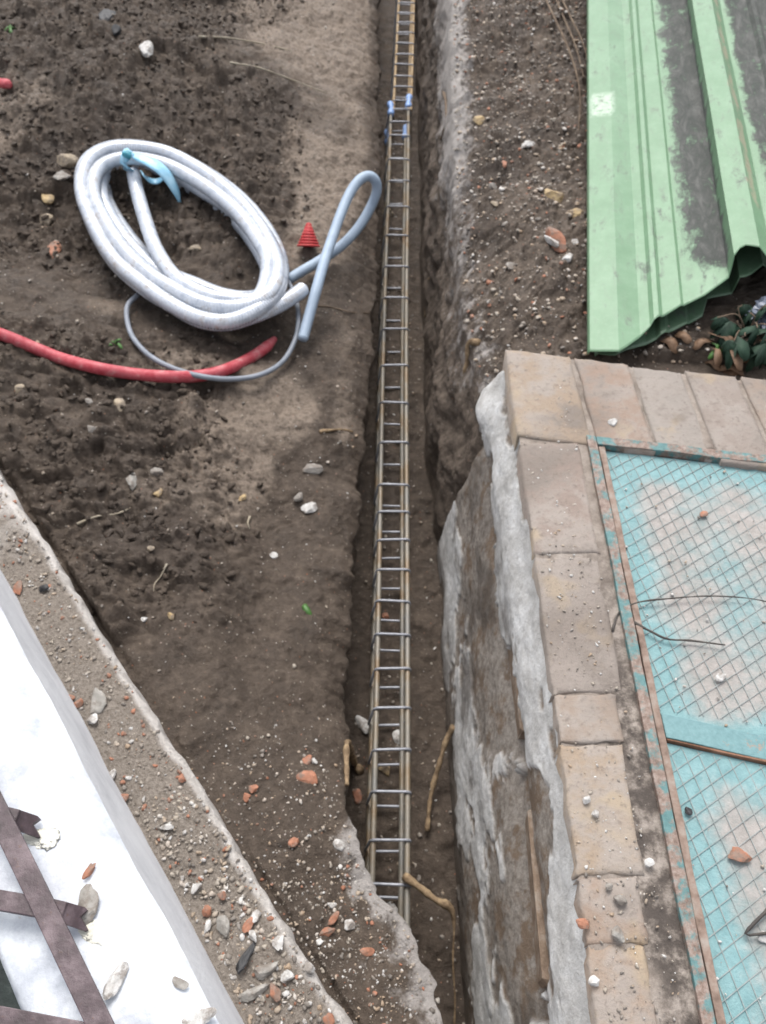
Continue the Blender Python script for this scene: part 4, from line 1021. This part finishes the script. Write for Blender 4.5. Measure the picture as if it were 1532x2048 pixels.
# on the platform
for (x, y, s, k, l) in [(1227, 845, 18, 'white', 'white chip on the header bricks'), (1168, 1847, 24, 'brick', 'orange crumb on the near edge bricks'), (1174, 1602, 16, 'white', 'upper of two white pebbles on the edge bricks'),
    (1190, 1628, 15, 'white', 'lower of two white pebbles on the edge bricks'), (1298, 1728, 18, 'white', 'white pebble in the dark joint beside the hatch'), (1188, 1965, 18, 'white', 'white pebble low on the edge bricks'),
    (1240, 1800, 22, 'concrete', 'largest mortar crumb on the near edge bricks'), (1235, 1870, 26, 'concrete', 'lowest mortar crumb on the near edge bricks'), (1216, 1775, 16, 'grey', 'grey mortar crumb above the largest one on the bricks')]:
    stone(x, y, s, k, l, z=.428)
for (x, y, s, k, l) in [(1481, 1712, 32, 'brick', 'orange brick crumb on the lower hatch panel'), (1376, 1620, 14, 'black', 'dark bit on the lower hatch panel'), (1440, 1353, 18, 'white', 'white chip on the upper hatch panel'), (1406, 1030, 14, 'brick', 'tiny orange crumb on the upper hatch panel'), (1525, 1875, 18, 'white', 'white chip beside the bent wire hook')]:
    stone(x, y, s, k, l, (1, 1.2, .4), z=.417)

# ------------------------------------------------------------------ plants and litter
def leaf_mat(name, a, b, rough=.45):
    M = Mat(name, rough, .4); v = M.coord(); n = M.noise(v, 40, 4, .6); M.color(M.ramp(n, [(.3, a), (.7, b)])); return M.m
IVY = leaf_mat('ivy green', (.007, .024, .014), (.018, .048, .027), .7); GREEN = leaf_mat('fresh green', (.05, .13, .03), (.10, .21, .055)); DRY = leaf_mat('dry leaf', (.10, .055, .03), (.25, .16, .10), .7)
def leaf(size, lobes, curl, seed):
    g = random.Random(seed); V = [(0, 0, 0)]; n = 30; F = []
    for k in range(n):
        th = -math.pi/2+2*math.pi*k/n
        r = (.62+.38*abs(math.cos((th-math.pi/2)*lobes/2)))*(1 if lobes > 1 else .55+.45*abs(math.sin(th)))
        x, y = r*math.cos(th)*size*(.9 if lobes > 1 else .55), (r*math.sin(th)+.45)*size
        V.append((x, y, curl*(-(x*x)*6/size-(y-size*.4)**2*3/size)+g.uniform(-.02, .02)*size))
    V[0] = (0, .45*size, .03*size); F = [(0, 1+k, 1+(k+1) % n) for k in range(n)]
    return V, F
def place_leaf(name, p, size, lobes, mat, rot, seed, parent=None, curl=.4):
    V, F = leaf(size, lobes, curl, seed); o = mk(name, V, F, mat)
    o.rotation_euler = rot
    s = o.modifiers.new('thickness', 'SOLIDIFY'); s.thickness = .0006
    if parent: o.parent = parent; o.location = p-parent.location
    else: o.location = p
    return o
def ivy():
    b = onsoil(1495, 668, -.005); r = empty('ivy_plant', b, 'dark green ivy plant growing under the ends of the green sheets', 'plant')
    g = random.Random(5)
    spots = [(1435, 635, 30), (1455, 660, 34), (1475, 642, 44), (1500, 625, 46), (1490, 672, 46), (1515, 655, 40), (1528, 632, 44), (1468, 682, 34), (1508, 690, 36), (1530, 680, 40), (1545, 655, 44), (1550, 690, 40), (1535, 610, 34), (1485, 610, 30)]
    for k, (x, y, s) in enumerate(spots):
        p = hit(x, y); d = (p-Vector((0, 0, CZ))).length; z = p.z+.03+.05*g.random(); q = P(x, y, z); sz = s*d/FPX*.62
        rz = g.uniform(0, 6.28); place_leaf('leaf', q, sz, 5, IVY, (g.uniform(-.5, .3), g.uniform(-.4, .4), rz), k, r)
        V, F = tube([b, (b+q)/2+Vector((g.uniform(-.02, .02), g.uniform(-.02, .02), .02)), q], .0016, 5, .012); put(mk('stem', V, F, BARK), r)
ivy()
def sprout(px, py, label, k, size=.02):
    b = onsoil(px, py, -.002); r = empty('seedling', b, label, 'plant'); g = random.Random(k)
    for i in range(4):
        place_leaf('leaf', b+Vector((g.uniform(-.006, .006), g.uniform(-.006, .006), .010)), size, 1, GREEN, (g.uniform(.1, .6), g.uniform(-.3, .3), i*1.6+g.random()), i+k, r)
    V, F = tube([b, b+Vector((0, 0, .012))], .0015, 5, .006); put(mk('stem', V, F, GREEN), r)
sprout(232, 690, 'light green seedling between the coil and the red hose', 3, .013)
sprout(22, 58, 'small green seedling at the far top left', 8, .022)
sprout(1440, 707, 'small bright green seedling on the litter by the platform', 14, .02)
o = place_leaf('leaf', onsoil(606, 1210, .010), .024, 1, GREEN, (.25, .2, 3.6), 77); tag(o, 'single bright green leaf on the soil slope left of the trench', 'leaf')
g = random.Random(9)
for k in range(16):
    x, y = g.uniform(1330, 1545), g.uniform(690, 745); p = onsoil(x, y-4, .012)
    o = place_leaf('dry_leaf', p, g.uniform(.03, .055), 1, DRY, (g.uniform(-.4, .4), g.uniform(-.4, .4), g.uniform(0, 6)), k+200, None, .25)
    tag(o, 'brown dry leaf in the litter between green sheets and platform', 'leaf', 'dry leaves in the litter')
def bag():
    V, F = ICO[3]; A = V*np.array([.05, .06, .028]); n = fbm(V[:, 0]*3+V[:, 2]*2, V[:, 1]*3, 201, 4)+.5*fbm(V[:, 1]*7, V[:, 2]*7+V[:, 0]*4, 202, 3)
    A = A*(1+.45*n)[:, None]; o = mk('plastic_bag', A.tolist(), F, simple('bluish white plastic', [(.13, .15, .20), (.20, .225, .28)], 20, .35, .5, .002, 60), None, False)
    o.location = onsoil(1545, 655, .025); tag(o, 'crumpled bluish white plastic bag among the ivy at the right edge', 'plastic bag')
bag()
stone(1510, 716, 44, 'beige', 'pinkish stone between ivy and platform at the right edge', (1.1, .8, .6))

# ------------------------------------------------------------------ uncountable grit
def scatter(name, label, mat, pts, sizes, seed, sub=0, flat=.65, smooth=True):
    gg = np.random.default_rng(seed); AV = []; AF = []; base = 0
    var = [np.array(lump(1, .6, seed*31+k, sub, (1, gg.uniform(.6, 1), flat))[0]) for k in range(14)]; F0 = np.array(ICO[sub][1])
    for p, s in zip(pts, sizes):
        v = var[gg.integers(14)]; a = gg.uniform(0, 6.28); c, s_ = math.cos(a), math.sin(a)
        q = np.stack([v[:, 0]*c-v[:, 1]*s_, v[:, 0]*s_+v[:, 1]*c, v[:, 2]], 1)*s+np.array(p)
        AV.append(q); AF.append(F0+base); base += len(q)
    o = mk(name, np.concatenate(AV), np.concatenate(AF), mat, None, smooth); tag(o, label, None, None, 'stuff'); return o
def on_ground(n, gg, region):
    A = np.zeros((0, 2))
    while len(A) < n: A = np.concatenate([A, region(gg, n)])
    A = A[:n]; return np.column_stack([A, GZ(A[:, 0], A[:, 1])])
def reg_left(gg, n):
    y = gg.uniform(.12, 4.5, n); x = gg.uniform(-2.0, .12, n); k = (x < rim(y)-.006) & (apdist(x, y) > .01); return np.column_stack([x, y])[k]
def reg_loose(gg, n):
    A = reg_left(gg, n); return A[gg.random(len(A)) < loose(A[:, 0], A[:, 1])-.48]
def reg_right(gg, n):
    y = gg.uniform(1.42, 4.2, n); x = gg.uniform(.22, .75, n); k = x > rrim(y)+.004; return np.column_stack([x, y])[k]
def reg_trench(gg, n):
    y = gg.uniform(.1, 4.0, n); a = rim(y); b = foot(y); return np.column_stack([gg.uniform(a, b-.01), y])
def reg_near(gg, n):
    x = gg.uniform(-.55, .1, n); y = gg.uniform(.12, .85, n)
    k = (x < rim(y)-.01) & (apdist(x, y) > .008) & (gg.random(n) < ss(.80, .30, y+.08*vn(x*8, y*8, 211))**1.5); return np.column_stack([x, y])[k]
gg = np.random.default_rng(5)
GRIT = Mat('mixed grit', .6, .4); w = GRIT.world(); vc = GRIT.voro(w, 55, out='Color'); sc_ = GRIT.n('ShaderNodeSeparateColor'); GRIT.l(vc, sc_.inputs[0])
GRIT.color(GRIT.ramp(sc_.outputs[0], [(0, (.13, .115, .10)), (.3, (.23, .20, .17)), (.55, (.33, .29, .24)), (.8, (.30, .22, .15)), (1, (.50, .48, .45))]))
lz = lambda A, s: A+np.column_stack([0*s, 0*s, s*.2])
def sizes(n, lo, hi, p=2.2): return lo+(hi-lo)*gg.random(n)**p
n = 9000; A = on_ground(n, gg, reg_loose); s = sizes(n, .003, .017, 3); scatter('soil_clods', 'loose dark soil clods strewn over the ground left of the trench', SOIL, lz(A, s), s, 1, 1, .65, False)
n = 1500; A = on_ground(n, gg, reg_left); s = sizes(n, .002, .008, 3); scatter('gravel', 'mixed grit on the soil left of the trench', GRIT.m, lz(A, s), s, 2, 1)
n = 5200; A = on_ground(n, gg, reg_right); s = sizes(n, .002, .011, 3); scatter('gravel', 'grey and buff grit on the soil beside the green sheets', GRIT.m, lz(A, s), s, 3, 1)
n = 420; A = on_ground(n, gg, reg_right); s = sizes(n, .003, .009, 2); scatter('brick_crumbs', 'orange brick crumbs on the soil beside the green sheets', STONE['brick'], lz(A, s), s, 4, 1)
n = 420; A = on_ground(n, gg, reg_trench); s = sizes(n, .002, .008, 2); scatter('gravel', 'grit on the trench floor', GRIT.m, lz(A, s), s, 5, 1)
n = 1000; A = on_ground(n, gg, reg_near); s = sizes(n, .0012, .0055, 2.8); scatter('gravel', 'grit and mortar crumbs on the near soil by the pavement', GRIT.m, lz(A, s), s, 6, 1)
n = 90; A = on_ground(n, gg, reg_near); s = sizes(n, .0015, .0055, 2); scatter('brick_crumbs', 'orange brick crumbs on the near soil by the pavement', STONE['brick'], lz(A, s), s, 7, 1)
def glint_specks():  # white crumbs that stand in for glints on raindrops and wet stones
    A = np.concatenate([on_ground(420, gg, reg_left), on_ground(170, gg, reg_near), on_ground(260, gg, reg_right), on_ground(120, gg, reg_trench)])
    s = sizes(len(A), .0016, .0042, 1.8); scatter('glint_specks', 'tiny white specks over the soil, standing in for wet glints', STONE['white'], lz(A, s), s, 8, 1)
glint_specks()
def pave_grit():
    B = []; C = []; Wt = []
    for _ in range(2600):
        a = gg.random()**1.4*1.5-.1; k = gg.random()
        p0 = wallpt(a, .012, 0); p1 = AP0+apd*(a)
        dens = 1 if a < .45 else .45
        if gg.random() > dens: continue
        p = p0.lerp(p1, k*.97); (C if gg.random() < .13 else Wt if gg.random() < .2 else B).append((p.x, p.y, .172))
    for L, nm, lb, m, sd_ in ((B, 'gravel', 'grit and soil crumbs strewn on the concrete pavement', GRIT.m, 9), (C, 'brick_crumbs', 'orange brick crumbs strewn on the concrete pavement', STONE['brick'], 10), (Wt, 'mortar_crumbs', 'white mortar crumbs strewn on the concrete pavement', STONE['white'], 11)):
        s = sizes(len(L), .0015, .0075, 2.4); scatter(nm, lb, m, np.array(L), s, sd_, 1)
    A = []; Wt = []
    for _ in range(900):
        y = gg.random()**1.3*1.25+.05; x = edge_x(y)+.005+gg.random()*.155
        (Wt if gg.random() < .22 else A).append((x, y, .424 if x < edge_x(y)+.12 else .408))
    for _ in range(260):
        x = gg.uniform(.42, .95); y = gg.uniform(.1, 1.05); (Wt if gg.random() < .3 else A).append((x, y, .416))
    for L, nm, lb, m, sd_ in ((A, 'gravel', 'grit and mortar crumbs strewn on the brick platform', GRIT.m, 12), (Wt, 'mortar_crumbs', 'tiny white crumbs strewn on the brick platform', STONE['white'], 13)):
        s = sizes(len(L), .0012, .0045, 2.4); scatter(nm, lb, m, np.array(L), s, sd_, 1)
pave_grit()
